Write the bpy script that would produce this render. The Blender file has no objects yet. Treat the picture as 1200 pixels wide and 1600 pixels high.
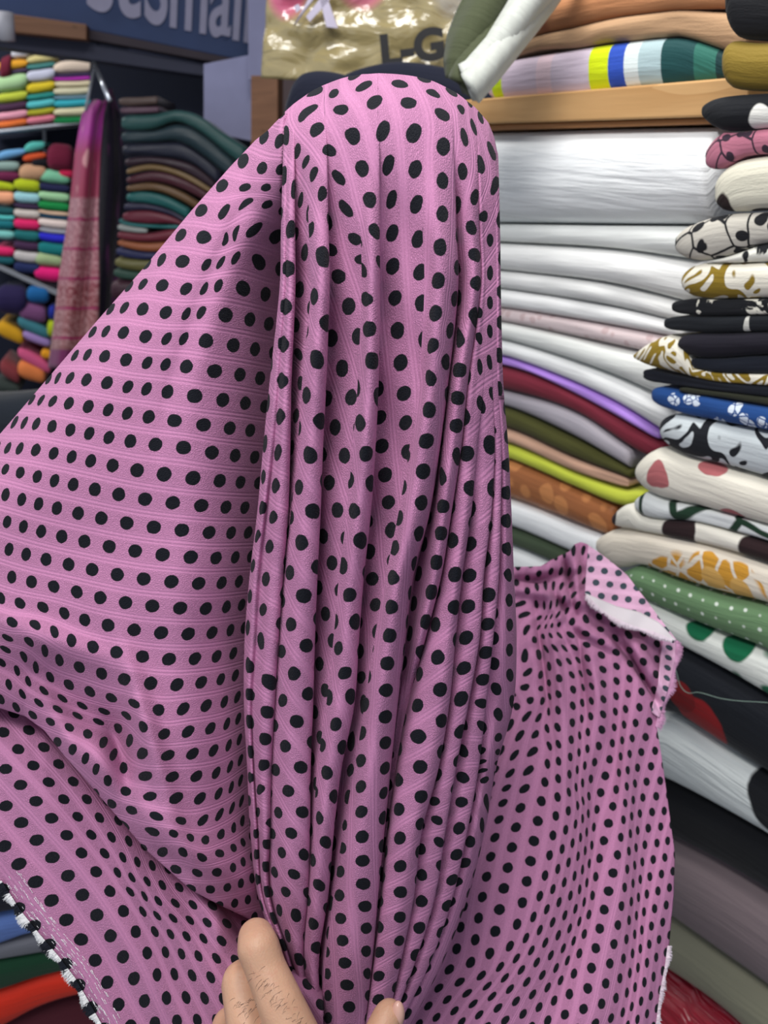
import bpy, bmesh, math, random
import numpy as np
from mathutils import Vector, noise

# ------------------------------------------------------------ camera, world, lights, exposure
PITCH = math.radians(26.0)
EYE = np.array([0.0, 0.0, 1.5])
FPX = 1155.0
RIGHT = np.array([1.0, 0, 0])
FWD = np.array([0, math.cos(PITCH), -math.sin(PITCH)])
UPV = np.array([0, math.sin(PITCH), math.cos(PITCH)])
S = bpy.context.scene
COL = S.collection
cd = bpy.data.cameras.new('camera'); cam = bpy.data.objects.new('camera', cd); COL.objects.link(cam)
cam.location = EYE; cam.rotation_euler = (math.pi/2 - PITCH, 0, 0)
cd.sensor_fit = 'VERTICAL'; cd.sensor_height = 36.0; cd.sensor_width = 27.0
cd.lens = 36.0*FPX/1600.0; cd.clip_start = 0.02
cd.dof.use_dof = True; cd.dof.focus_distance = 0.44; cd.dof.aperture_fstop = 9.0
S.camera = cam
S.view_settings.view_transform = 'Standard'; S.view_settings.look = 'None'
S.view_settings.gamma = 1.0; S.view_settings.use_curve_mapping = False
S.view_settings.exposure = 0.0
W = bpy.data.worlds.new('world'); S.world = W; W.use_nodes = True
W.node_tree.nodes['Background'].inputs[0].default_value = (0.80, 0.88, 1.0, 1)
W.node_tree.nodes['Background'].inputs[1].default_value = 0.62
def area(name, loc, target, size, sizey, power, col=(1, 1, 1)):
    l = bpy.data.lights.new(name, 'AREA'); l.shape = 'RECTANGLE'; l.size = size; l.size_y = sizey
    l.energy = power; l.color = col
    o = bpy.data.objects.new(name, l); COL.objects.link(o); o.location = loc
    o.rotation_euler = (Vector(target)-Vector(loc)).to_track_quat('-Z', 'Y').to_euler()
    return o
area('ceiling_lamp', (-0.45, -0.15, 2.7), (0.0, 0.42, 1.2), 1.0, 0.35, 22, (1, .98, .97))
area('aisle_lamp', (-1.7, 2.2, 2.55), (-1.9, 3.0, 1.4), 0.9, 0.25, 20, (1, .98, .97))
area('shelf_lamp', (0.05, 0.75, 2.6), (0.62, 0.9, 1.1), 0.7, 0.3, 15, (1, .99, .97))

# ------------------------------------------------------------ helpers
def P(px, py, d):
    px = np.asarray(px, float); py = np.asarray(py, float); d = np.asarray(d, float)
    x = (px-600.0)/FPX; y = (800.0-py)/FPX
    return EYE + (d[..., None]*(x[..., None]*RIGHT + y[..., None]*UPV + FWD))
def ray(px, py):
    return (px-600.0)/FPX*RIGHT + (800.0-py)/FPX*UPV + FWD
def on_plane(px, py, pl):
    n, c = pl
    r = ray(px, py)
    return EYE + r*(c/float(np.dot(r, n)))
def vplane(nx, ny, c):          # vertical plane at distance c from the eye, unit normal pointing away from the eye
    n = np.array([nx, ny, 0.0]); n /= np.linalg.norm(n); return (n, c)
SHELF = vplane(.84, .54, .74)
STACK = vplane(.84, .54, .655)
FAR = vplane(-.28, 1.0, 3.3)
MID = vplane(-.12, 1.0, 2.2)

def mesh_obj(name, verts, faces, mat, parent=None, smooth=True, uv=None):
    me = bpy.data.meshes.new(name)
    me.from_pydata([tuple(map(float, v)) for v in verts], [], faces)
    if mat: me.materials.append(mat)
    if smooth: me.polygons.foreach_set('use_smooth', [True]*len(me.polygons))
    if uv is not None:
        l = me.uv_layers.new(name='cloth')
        idx = np.empty(len(me.loops), int); me.loops.foreach_get('vertex_index', idx)
        l.data.foreach_set('uv', np.asarray(uv, float)[idx].ravel())
    me.update()
    o = bpy.data.objects.new(name, me); COL.objects.link(o)
    if parent: o.parent = parent
    return o
def tag(o, label=None, cat=None, group=None, kind=None):
    if label: o['label'] = label
    if cat: o['category'] = cat
    if group: o['group'] = group
    if kind: o['kind'] = kind
    return o
def empty(name, label, cat, group=None, loc=(0, 0, 0)):
    o = bpy.data.objects.new(name, None); COL.objects.link(o); o.empty_display_size = .02
    return tag(o, label, cat, group)
def interp(x, pts):
    a = np.array(pts, float); return np.interp(x, a[:, 0], a[:, 1])
def crom(xs, ys, q):            # cubic (Catmull-Rom / finite difference Hermite) through non-uniform knots; ys (n, ...)
    xs = np.asarray(xs, float); ys = np.asarray(ys, float); q = np.asarray(q, float)
    n = len(xs)
    m = np.zeros_like(ys)
    m[1:-1] = (ys[2:]-ys[:-2])/((xs[2:]-xs[:-2]).reshape((-1,)+(1,)*(ys.ndim-1)))
    m[0] = (ys[1]-ys[0])/(xs[1]-xs[0]); m[-1] = (ys[-1]-ys[-2])/(xs[-1]-xs[-2])
    i = np.clip(np.searchsorted(xs, q, side='right')-1, 0, n-2)
    h = xs[i+1]-xs[i]; t = (q-xs[i])/h
    sh = (-1,)+(1,)*(ys.ndim-1)
    t = t.reshape(sh); h = h.reshape(sh)
    return ((2*t**3-3*t**2+1)*ys[i] + (t**3-2*t**2+t)*h*m[i] + (-2*t**3+3*t**2)*ys[i+1] + (t**3-t**2)*h*m[i+1])
def tps_fit(xy, val, lam=1e-3, wv=None):
    xy = np.asarray(xy, float); val = np.asarray(val, float); n = len(xy)
    sc = 100.0; a = xy/sc
    d2 = ((a[:, None]-a[None])**2).sum(-1)
    K = .5*d2*np.log(d2+1e-12) + (lam*np.eye(n) if wv is None else np.diag(wv))
    Pm = np.c_[np.ones(n), a]
    A = np.zeros((n+3, n+3)); A[:n, :n] = K; A[:n, n:] = Pm; A[n:, :n] = Pm.T
    b = np.zeros((n+3, val.shape[1])); b[:n] = val
    w = np.linalg.lstsq(A, b, rcond=None)[0]
    def f(q):
        q = np.asarray(q, float)/sc; out = np.empty((len(q), val.shape[1]))
        for k in range(0, len(q), 8000):
            qq = q[k:k+8000]
            d2 = ((qq[:, None]-a[None])**2).sum(-1)
            out[k:k+8000] = (.5*d2*np.log(d2+1e-12)) @ w[:n] + np.c_[np.ones(len(qq)), qq] @ w[n:]
        return out
    return f
def grid_faces(nr, nc, skip=None):
    f = []
    for r in range(nr-1):
        for c in range(nc-1):
            a = r*nc+c
            f.append((a, a+1, a+nc+1, a+nc))
    return f
def solidify(o, t=.0005):
    m = o.modifiers.new('thickness', 'SOLIDIFY'); m.thickness = t; m.offset = -1; m.use_rim = True
def smoothstep(x, a, b):
    t = np.clip((x-a)/(b-a), 0, 1); return t*t*(3-2*t)

# ------------------------------------------------------------ materials
class NT:
    def __init__(s, name):
        s.m = bpy.data.materials.new(name); s.m.use_nodes = True
        s.t = s.m.node_tree; s.b = s.t.nodes['Principled BSDF']
    def n(s, typ, **kw):
        x = s.t.nodes.new(typ)
        for k, v in kw.items(): setattr(x, k, v)
        return x
    def val(s, sock, v):
        if isinstance(v, (int, float)): sock.default_value = v
        elif isinstance(v, (tuple, list)): sock.default_value = v
        else: s.t.links.new(v, sock)
    def math(s, op, a, b=0.0, c=None, clamp=False):
        x = s.n('ShaderNodeMath', operation=op); x.use_clamp = clamp
        s.val(x.inputs[0], a); s.val(x.inputs[1], b)
        if c is not None: s.val(x.inputs[2], c)
        return x.outputs[0]
    def mix(s, fac, a, b):
        x = s.n('ShaderNodeMix', data_type='RGBA'); s.val(x.inputs[0], fac)
        s.val(x.inputs[6], a); s.val(x.inputs[7], b); return x.outputs[2]
    def noise(s, vec, scale, detail=2, rough=.5, dist=0.0):
        x = s.n('ShaderNodeTexNoise'); s.val(x.inputs['Vector'], vec)
        x.inputs['Scale'].default_value = scale; x.inputs['Detail'].default_value = detail
        x.inputs['Roughness'].default_value = rough; x.inputs['Distortion'].default_value = dist
        return x.outputs['Fac']
    def noisec(s, vec, scale, detail=2):
        x = s.n('ShaderNodeTexNoise'); s.val(x.inputs['Vector'], vec)
        x.inputs['Scale'].default_value = scale; x.inputs['Detail'].default_value = detail
        return x.outputs['Color']
    def vor(s, vec, scale, feature='F1', rnd=1.0, out='Distance'):
        x = s.n('ShaderNodeTexVoronoi', feature=feature); s.val(x.inputs['Vector'], vec)
        x.inputs['Scale'].default_value = scale; x.inputs['Randomness'].default_value = rnd
        return x.outputs[out]
    def step(s, v, a, b):       # 0 below a, 1 above b
        x = s.n('ShaderNodeMapRange'); x.clamp = True
        s.val(x.inputs['Value'], v); x.inputs[1].default_value = a; x.inputs[2].default_value = b
        return x.outputs[0]
    def scale(s, vec, sx, sy, sz=1):
        x = s.n('ShaderNodeMapping'); s.val(x.inputs[0], vec); x.inputs['Scale'].default_value = (sx, sy, sz)
        return x.outputs[0]
    def uv(s):
        return s.n('ShaderNodeUVMap', uv_map='cloth').outputs[0]
    def sep(s, v):
        x = s.n('ShaderNodeSeparateXYZ'); s.val(x.inputs[0], v); return x.outputs
    def comb(s, a, b, c=0.0):
        x = s.n('ShaderNodeCombineXYZ'); s.val(x.inputs[0], a); s.val(x.inputs[1], b); s.val(x.inputs[2], c); return x.outputs[0]
    def bump(s, h, dist, strength=1.0, chain=None):
        x = s.n('ShaderNodeBump'); s.val(x.inputs['Height'], h)
        x.inputs['Distance'].default_value = dist; x.inputs['Strength'].default_value = strength
        if chain is not None: s.t.links.new(chain, x.inputs['Normal'])
        return x.outputs[0]
    def out(s, col, rough=.8, normal=None, sheen=0.0, spec=.3):
        s.val(s.b.inputs['Base Color'], col); s.val(s.b.inputs['Roughness'], rough)
        s.b.inputs['Specular IOR Level'].default_value = spec
        s.b.inputs['Sheen Weight'].default_value = sheen
        if normal is not None: s.t.links.new(normal, s.b.inputs['Normal'])
        return s.m
def lin(c):
    if isinstance(c, str): c = tuple(int(c[i:i+2], 16)/255 for i in (0, 2, 4))
    return tuple(((x+.055)/1.055)**2.4 if x > .04045 else x/12.92 for x in c[:3])+(1.0,)

def dotted(name, base, dot, edge_col=None, dist=.0005):
    t = NT(name); uv = t.uv()
    wob = t.noisec(uv, 5.0, 2)
    v = t.n('ShaderNodeVectorMath', operation='MULTIPLY_ADD'); t.val(v.inputs[0], wob)
    v.inputs[1].default_value = (.06, .06, 0); 
    sub = t.n('ShaderNodeVectorMath', operation='SUBTRACT'); t.val(sub.inputs[0], uv); sub.inputs[1].default_value = (.03, .03, 0)
    t.t.links.new(sub.outputs[0], v.inputs[2])
    u_, v_, _ = t.sep(v.outputs[0])[:3]
    j = t.math('ROUND', v_)
    odd = t.math('MULTIPLY', t.math('FLOORED_MODULO', j, 2.0), .5)
    fx = t.math('SUBTRACT', t.math('FRACT', t.math('ADD', t.math('SUBTRACT', u_, odd), .5)), .5)
    fy = t.math('SUBTRACT', v_, j)
    r = t.math('SQRT', t.math('ADD', t.math('MULTIPLY', fx, fx), t.math('MULTIPLY', fy, fy)))
    mask = t.math('SUBTRACT', 1.0, t.step(r, .247, .268))
    # ribs: a triple of thin raised lines half way between two dot rows
    _, vv, _ = t.sep(uv)[:3]
    band = t.math('ABSOLUTE', t.math('SUBTRACT', t.math('FRACT', vv), .5))     # 0 at the rib centre
    ribz = t.math('SUBTRACT', 1.0, t.step(band, .11, .20))
    lines = t.math('MULTIPLY', t.math('ADD', t.math('COSINE', t.math('MULTIPLY', band, 44.0)), 1.0), .5)
    crk = t.noise(t.scale(uv, 4.5, 13), 1.7, 3, .65, .4)
    cel = t.vor(t.scale(uv, 11, 19), 1.0, 'DISTANCE_TO_EDGE', .9)
    crepe = t.math('ADD', t.math('MULTIPLY', crk, .75), t.math('MULTIPLY', t.step(cel, 0.0, .28), .55))
    h = t.math('ADD', t.math('MULTIPLY', crepe, t.math('SUBTRACT', 1.0, t.math('MULTIPLY', ribz, .75))),
               t.math('MULTIPLY', t.math('MULTIPLY', lines, ribz), .42))
    shade = t.step(crepe, .35, 1.15)
    b2 = t.mix(shade, tuple(c*.86 for c in base[:3])+(1,), tuple(min(1, c*1.12) for c in base[:3])+(1,))
    b3 = t.mix(t.math('MULTIPLY', ribz, .10), b2, tuple(min(1, c*1.22) for c in base[:3])+(1,))
    col = t.mix(mask, b3, dot)
    nm = t.bump(h, dist, .9)
    return t.out(col, t.mix(mask, (.8,)*3+(1,), (.85,)*3+(1,)), nm, .04, .15)

PINK = (.515, .215, .385, 1)
M_PINK = dotted('pink dotted crepe', PINK, (.0065, .0075, .012, 1))
M_BACK = dotted('pink crepe reverse', (.76, .44, .63, 1), (.05, .07, .09, 1))

def cloth(name, c1, c2=None, kind='plain', sc=30, thr=.5, rough=.85, fold=1.0, sheen=.1, c3=None, spots=None, spec=.25, weave=True):
    """fabric print by uv in metres: u along the bolt, v round the fold"""
    t = NT(name); uv = t.uv(); c1 = lin(c1); col = c1
    wob = t.noisec(uv, 25.0, 2)
    va = t.n('ShaderNodeVectorMath', operation='MULTIPLY_ADD'); t.val(va.inputs[0], wob)
    va.inputs[1].default_value = (.012, .012, 0); t.t.links.new(uv, va.inputs[2]); w = va.outputs[0]
    if c2: c2 = lin(c2)
    if kind == 'blotch':
        m = t.step(t.noise(w, sc, 3, .55, 1.2), thr-.012, thr+.012); col = t.mix(m, c1, c2)
        if c3: m2 = t.step(t.noise(w, sc*1.7, 3, .5, .8), .60, .62); col = t.mix(m2, col, lin(c3))
    elif kind == 'floral':
        d = t.vor(w, sc, 'F1', 1.0); e = t.vor(w, sc*2.6, 'DISTANCE_TO_EDGE', 1.0)
        m = t.math('MULTIPLY', t.math('SUBTRACT', 1.0, t.step(d, thr-.02, thr+.02)), t.step(e, .05, .09))
        col = t.mix(m, c1, c2)
        if c3:
            m2 = t.math('MULTIPLY', t.math('SUBTRACT', 1.0, t.step(d, thr*.42, thr*.48)), 1.0); col = t.mix(m2, col, lin(c3))
    elif kind == 'scroll':
        n_ = t.noise(w, sc, 1, .4, 1.8)
        s_ = t.math('SINE', t.math('MULTIPLY', n_, 34.0)); col = t.mix(t.step(s_, thr-.12, thr+.12), c1, c2)
    elif kind == 'branch':
        e = t.vor(w, sc, 'DISTANCE_TO_EDGE', 1.0); d = t.vor(w, sc*1.6, 'F1', 1.0)
        m = t.math('MAXIMUM', t.math('SUBTRACT', 1.0, t.step(e, .03, .05)), t.math('SUBTRACT', 1.0, t.step(d, thr-.02, thr+.02)))
        col = t.mix(m, c1, c2)
    elif kind == 'circles':
        d = t.vor(w, sc, 'F1', .5); col = t.mix(t.math('SUBTRACT', 1.0, t.step(d, thr-.03, thr+.03)), c1, c2)
    elif kind == 'pindots':
        d = t.vor(uv, sc, 'F1', .12); col = t.mix(t.math('SUBTRACT', 1.0, t.step(d, thr-.03, thr+.04)), c1, c2)
    elif kind == 'bands':
        f = t.sep(uv)[0]
        r = t.n('ShaderNodeValToRGB'); r.color_ramp.interpolation = 'CONSTANT'; el = r.color_ramp.elements
        el[0].position = 0; el[0].color = lin(spots[0][1]); el[1].position = spots[1][0]; el[1].color = lin(spots[1][1])
        for p_, c_ in spots[2:]:
            e_ = el.new(p_); e_.color = lin(c_)
        t.val(r.inputs[0], t.math('MULTIPLY', f, sc)); col = r.outputs[0]
    if spots and kind != 'bands':
        u_, v_, _ = t.sep(w)[:3]
        for (su, sv, ru, rv, c_) in spots:
            dx = t.math('DIVIDE', t.math('SUBTRACT', u_, su+.006), ru); dy = t.math('DIVIDE', t.math('SUBTRACT', v_, sv+.006), rv)
            d = t.math('ADD', t.math('MULTIPLY', dx, dx), t.math('MULTIPLY', dy, dy))
            col = t.mix(t.math('SUBTRACT', 1.0, t.step(d, .9, 1.08)), col, lin(c_))
    big = t.noise(t.scale(uv, 5, 60), 1.0, 3, .6)
    nm = t.bump(big, .004*fold, .7)
    if weave:
        nm = t.bump(t.noise(t.scale(uv, 260, 900), 1.0, 2), .0006, .5, nm)
    var = t.noise(t.scale(uv, 8, 40), 1.0, 2)
    g = t.n('ShaderNodeMix', data_type='RGBA'); g.blend_type = 'MULTIPLY'; g.inputs[0].default_value = 1.0
    t.val(g.inputs[6], col); cr = t.n('ShaderNodeMapRange'); t.val(cr.inputs[0], var); cr.inputs[3].default_value = .86; cr.inputs[4].default_value = 1.1
    t.val(g.inputs[7], cr.outputs[0]); 
    return t.out(g.outputs[2], rough, nm, sheen, spec)
def plain(name, c, rough=.6, metal=0.0, spec=.4):
    t = NT(name); o = t.n('ShaderNodeTexCoord').outputs['Object']
    v = t.noise(o, 14.0, 3); c = lin(c)
    m = t.out(t.mix(v, tuple(x*.85 for x in c[:3])+(1,), tuple(min(1, x*1.12) for x in c[:3])+(1,)), rough, t.bump(v, .002, .4), 0, spec)
    t.b.inputs['Metallic'].default_value = metal
    return m
def wood(name, c1, c2, sc=1.0):
    t = NT(name); uv = t.uv()
    g = t.noise(t.scale(uv, 5*sc, 75*sc), 1.0, 4, .6, .5); ring = t.noise(t.scale(uv, 1.4*sc, 16*sc), 1.0, 2, .5, 1.5)
    f = t.math('ADD', t.math('MULTIPLY', g, .5), t.math('MULTIPLY', t.math('FRACT', t.math('MULTIPLY', ring, 5.0)), .5))
    col = t.mix(f, lin(c1), lin(c2))
    k = t.vor(t.scale(uv, 9, 22), 1.0, 'F1', 1.0); col = t.mix(t.math('SUBTRACT', 1.0, t.step(k, .05, .09)), col, lin('5a3d22'))
    return t.out(col, .55, t.bump(g, .001, .5), 0, .35)

# ------------------------------------------------------------ room shell
def slab(name, corners, thick, mat, kind='structure', parent=None, uvs=1.0):
    c = [np.array(x, float) for x in corners]
    n = np.cross(c[1]-c[0], c[3]-c[0]); n /= np.linalg.norm(n)
    v = c+[p-n*thick for p in c]
    f = [(0, 1, 2, 3), (7, 6, 5, 4), (0, 4, 5, 1), (1, 5, 6, 2), (2, 6, 7, 3), (3, 7, 4, 0)]
    a = np.linalg.norm(c[1]-c[0]); b = np.linalg.norm(c[3]-c[0])
    uv = [(0, 0), (a, 0), (a, b), (0, b), (0, thick), (a, thick), (a, b+thick), (0, b+thick)]
    o = mesh_obj(name, v, f, mat, parent, False, uv)
    if kind: o['kind'] = kind
    bv = o.modifiers.new('edge', 'BEVEL'); bv.width = min(.002, thick*.2); bv.segments = 2
    return o
M_WALL = plain('lilac painted plaster', '8f90b0', .9)
M_FLOOR = plain('grey screed', '6d6660', .8)
M_DARK = plain('dark shop panel', '23283a', .8)
slab('floor', [(-4, -1.5, 0), (4, -1.5, 0), (4, 6, 0), (-4, 6, 0)], .1, M_FLOOR)
slab('ceiling', [(-4, 6, 2.95), (4, 6, 2.95), (4, -1.5, 2.95), (-4, -1.5, 2.95)], .1, plain('white ceiling', 'c9c9cc', .9))
slab('wall_back', [(-4, 4.4, 0), (4, 4.4, 0), (4, 4.4, 2.95), (-4, 4.4, 2.95)], .1, plain('dim back wall', '4b5069', .9))
nS, cS = SHELF; dS = np.array([nS[1], -nS[0], 0])      # along the shelf towards the camera side (right)
def shelf_pt(s, z, inn=0.0):
    return np.array([EYE[0], EYE[1], 0])+nS*(cS+inn)+dS*s+np.array([0, 0, z])
slab('wall_right', [shelf_pt(-2.6, 0, .42), shelf_pt(1.6, 0, .42), shelf_pt(1.6, 2.95, .42), shelf_pt(-2.6, 2.95, .42)], .05, M_DARK)

# ------------------------------------------------------------ folded fabric generator
LAST = {}; UP = [None]
def bolt(st, pl, mat, label, group=None, chain=0, cat='folded fabric', name='folded_fabric', depth=.26, bulge=.45, capl=False, capr=False, n=26, seed=0, wav=.0012, gap=.0, back=True, uvo=0.0, parent=None, up=False):
    st = np.array(st, float)
    xs = np.linspace(st[0, 0], st[-1, 0], n)
    if capl:
        w = min(17.0, .25*(xs[-1]-xs[0])); e = xs[0]+w*(1-np.cos(np.linspace(0, math.pi/2, 7)))
        xs = np.r_[e, xs[xs > e[-1]+3]]
    if capr:
        w = min(17.0, .25*(xs[-1]-xs[0])); e = xs[-1]-w*(1-np.cos(np.linspace(math.pi/2, 0, 7)))
        xs = np.r_[xs[xs < e[0]-3], e]
    if len(st) > 2:
        T = crom(st[:, 0], st[:, 1], xs); B = crom(st[:, 0], st[:, 2], xs)
    else:
        T = np.interp(xs, st[:, 0], st[:, 1]); B = np.interp(xs, st[:, 0], st[:, 2])
    if up:
        B = np.minimum(B, np.interp(xs, *UP[0])-1.2)
    UP[0] = (xs.copy(), T.copy())
    if group in LAST and LAST[group][0] == chain:
        px_, pb_ = LAST[group][1:]; ok = (xs >= px_[0]-2) & (xs <= px_[-1]+2)
        T = np.where(ok, np.maximum(T, np.interp(xs, px_, pb_)+.9), T)
    B = np.maximum(B, T+2.5); LAST[group] = (chain, xs.copy(), B.copy())
    nrm, c = pl; rows = []; uvs = []; u = uvo; prev = None
    NP = 13
    for i, x in enumerate(xs):
        pt = on_plane(x, T[i]+gap, pl); pb = on_plane(x, B[i]-gap, pl)
        mid = (pt+pb)/2; h = (pt-pb)/2; hl = np.linalg.norm(h)
        k = 1.0
        if capl:
            w = min(17.0, .25*(xs[-1]-xs[0])); q = np.clip((x-xs[0])/w, 0, 1); k = min(k, .42+.58*math.sqrt(max(0, 1-(1-q)**2)))
        if capr:
            w = min(17.0, .25*(xs[-1]-xs[0])); q = np.clip((xs[-1]-x)/w, 0, 1); k = min(k, .42+.58*math.sqrt(max(0, 1-(1-q)**2)))
        if prev is not None: u += float(np.linalg.norm(mid-prev))
        prev = mid
        b = hl*bulge*2
        nz = wav*(noise.noise(Vector((u*14, seed*3.7, 0))))*3
        ring = []; uvr = []
        prof = []
        if back: prof.append((-depth, 1.0))
        for j in range(NP):
            a = math.pi/2-math.pi*j/(NP-1)
            ca, sa = math.cos(a), math.sin(a)
            prof.append((b*(abs(ca)**.8)-b*.6, math.copysign(abs(sa)**.85, sa)))
        if back: prof.append((-depth, -1.0))
        v = 0; pp = None
        for (o_, z_) in prof:
            f_ = 1.0 if o_ > -depth*.9 else .8
            q = mid+h*z_*k*f_ - nrm*(o_*(k if o_ > -depth*.9 else 1) + nz*(1-abs(z_)))
            if pp is not None and o_ > -depth*.9 and len(ring) > (1 if back else 0): v += float(np.linalg.norm(q-pp))
            pp = q; ring.append(q); uvr.append((u, v))
        rows.append(ring); uvs.append(uvr)
    nc = len(rows[0]); V = [p for r in rows for p in r]; UV = [p for r in uvs for p in r]
    F = grid_faces(len(rows), nc)
    for i in range(len(rows)-1):
        a = i*nc; F.append((a, a+nc, a+2*nc-1, a+nc-1))
    F.append(tuple(range(nc-1, -1, -1))); F.append(tuple((len(rows)-1)*nc+k for k in range(nc)))
    o = mesh_obj(name, V, F, mat, parent, True, UV)
    if label: tag(o, label, cat, group)
    return o

# ---- white stack under the plank (y at given x: top, bottom)
GW = 'plain fabrics folded under the wooden shelf board'
def wst(*a): return list(a)
Wl = [
 (wst((730,205,349),(800,205,350),(950,200,352),(1118,197,353)), cloth('white crinkle', 'f2f4f4', rough=.8, fold=1.6, kind='plain'), 'thick white folded fabric at top of stack directly under the shelf board', .45),
 (wst((730,350,376),(800,351,379),(950,353,388),(1090,353,408)), cloth('off white', 'eceeea'), 'thin off-white folded fabric right below the thick white one', .7),
 (wst((730,378,418),(800,381,424),(950,390,443),(1090,408,478)), cloth('soft white', 'f3f3f0'), 'soft white folded fabric, third from top under the shelf board', .6),
 (wst((730,420,446),(800,425,453),(950,445,477),(1080,476,508)), cloth('milk white', 'ededea'), 'milk white folded fabric, fourth from top under the shelf board', .7),
 (wst((730,447,476),(800,454,483),(950,479,507),(1070,505,530)), cloth('bright white', 'f6f6f4'), 'bright white folded fabric lying on the blush lace', .6),
 (wst((730,478,494),(800,484,505),(950,509,537),(1050,527,560)), cloth('blush lace', 'ddcbcb', 'cdb4b4', kind='circles', sc=60, thr=.35), 'blush lace folded fabric between white layers', .7),
 (wst((730,496,522),(800,506,534),(950,540,583),(1060,563,634)), cloth('ribbed white', 'e9ebe6'), 'ribbed white folded fabric just under the blush lace', .6),
 (wst((730,524,548),(800,536,560),(950,586,622),(1060,637,690)), cloth('white cotton', 'f1f2f1'), 'white folded fabric lying on the lilac satin', .6),
 (wst((735,549,560),(800,561,574),(850,572,592),(950,622,643),(1032,668,690)), cloth('lilac satin', 'b98be8', rough=.35, spec=.6), 'shiny lilac satin folded fabric', .8),
 (wst((735,562,602),(800,577,612),(900,603,644),(1000,650,708),(1040,695,722)), cloth('maroon', '7a2335', rough=.7), 'maroon folded fabric under the lilac satin', .5),
 (wst((735,603,625),(800,613,638),(900,645,684),(985,702,732)), cloth('silver grey', 'a9a3ab', rough=.5), 'silver grey folded fabric under the maroon one', .6),
 (wst((735,627,658),(800,640,671),(900,686,716),(985,734,747)), cloth('dark olive', '4d4d22', rough=.8), 'dark olive folded fabric under the grey one', .5),
 (wst((735,660,680),(800,673,694),(900,718,738),(982,748,764)), cloth('beige', 'cfa58c', rough=.8), 'beige folded fabric between olive and lime ones', .6),
 (wst((735,682,704),(800,696,719),(900,740,762),(975,766,792),(1005,766,788)), cloth('lime', 'c3cd45', rough=.8), 'lime green folded fabric', .6),
 (wst((735,706,766),(800,721,780),(900,765,818),(960,792,842)), cloth('brown circles', 'a5663b', 'c9854f', kind='circles', sc=28, thr=.42, rough=.45), 'copper brown folded brocade with round motifs', .3),
 (wst((735,768,808),(800,783,824),(900,822,866),(940,836,880)), cloth('white poplin', 'f3f5f5'), 'white folded fabric below the copper brocade', .5),
 (wst((735,810,838),(800,826,852),(900,868,895)), cloth('bottle green', '46543f'), 'dark green folded fabric between two white ones near the stack bottom', .5),
 (wst((735,840,895),(800,854,912),(900,898,950)), cloth('white voile', 'eef0ef'), 'lowest white folded fabric, just behind the draped pink cloth', .4),
]
for i, (st, m, lb, bg) in enumerate(Wl):
    bolt(st, SHELF, m, lb, GW, seed=i, bulge=bg, depth=.30, capr=i in (8, 9, 12, 13), gap=.4)
bolt([(735, 897, 1000), (900, 952, 1060), (1060, 1020, 1130)], SHELF, cloth('dark purple cloth', '2c2430'), 'dark folded fabric at the very bottom of the plain stack', GW, seed=30, depth=.3)  # one even dark purple for the lowest fabric

# ---- wooden shelf board with what lies on it
M_WOOD = wood('pine board', 'b98a55', 'd9ae78'); M_WOODD = wood('brown post wood', '6d4a34', '8a6247')
def face_board(name, x0, x1, t0, b0, t1, b1, pl, deep, mat, out=.0, **k):
    a = on_plane(x0, b0, pl); b = on_plane(x1, b1, pl); c = on_plane(x1, t1, pl); d = on_plane(x0, t0, pl)
    sh = -pl[0]*out
    a, b, c, d = a+sh, b+sh, c+sh, d+sh
    v = [a, b, c, d]+[p+pl[0]*deep for p in (a, b, c, d)]
    L = np.linalg.norm(b-a); H = np.linalg.norm(d-a)
    uv = [(0, 0), (L, 0), (L, H), (0, H), (0, -deep), (L, -deep), (L, H+deep), (0, H+deep)]
    o = mesh_obj(name, v, [(0, 1, 2, 3), (7, 6, 5, 4), (0, 4, 5, 1), (1, 5, 6, 2), (2, 6, 7, 3), (3, 7, 4, 0)], mat, k.get('parent'), False, uv)
    bv = o.modifiers.new('edge', 'BEVEL'); bv.width = .002; bv.segments = 2
    return o
sb = empty('wooden_shelf', 'light pine shelf board carrying striped and tan fabrics', 'shelf')
face_board('board', 700, 1180, 160, 196, 120, 181, SHELF, .38, M_WOOD, .012, parent=sb)
face_board('lower_batten', 700, 1180, 197, 206, 182, 192, SHELF, .37, wood('batten', '8a5c35', 'a87545'), .006, parent=sb)
GT = 'fabrics folded on top of the pine shelf board'
bolt([(762, 101, 157), (800, 92, 158), (900, 76, 151), (985, 64, 142), (1050, 58, 139), (1080, 62, 135), (1150, 88, 126)], SHELF,
     cloth('striped', 'ffffff', kind='bands', sc=1/.42, spots=[(0, 'cfc0d6'), (.035, 'c6e000'), (.085, 'cdbccb'), (.235, 'dcc2cb'), (.30, 'cbbccb'), (.442, 'cfe000'), (.515, '2b50b8'), (.568, 'dce6e4'), (.617, 'a9bfc2'), (.685, '0f4344'), (.78, '2a6a5c'), (.84, '0c3436')], rough=.7),
     'striped folded fabric in lilac, lime, blue and teal on the pine board', GT, depth=.3, bulge=.35, capl=True, seed=40)
LAST.clear()
bolt([(780, 72, 96), (840, 55, 78), (900, 42, 74), (960, 28, 64), (1020, 20, 68), (1060, 16, 56), (1110, 18, 86), (1165, 20, 100)], SHELF, cloth('tan', 'b99470', rough=.7), 'tan folded fabric lying on the striped one', GT, depth=.3, bulge=.35, seed=41, up=True)
LAST.clear()
bolt([(800, 20, 66), (880, -4, 55), (960, -22, 33), (1030, -30, 18), (1160, -45, 12)], SHELF, cloth('rust orange', 'b97f55', '9c5a44', kind='blotch', sc=4, thr=.52, rough=.6), 'rust orange folded fabric above the tan one', GT, depth=.3, bulge=.35, seed=42, up=True)
LAST.clear()
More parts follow.
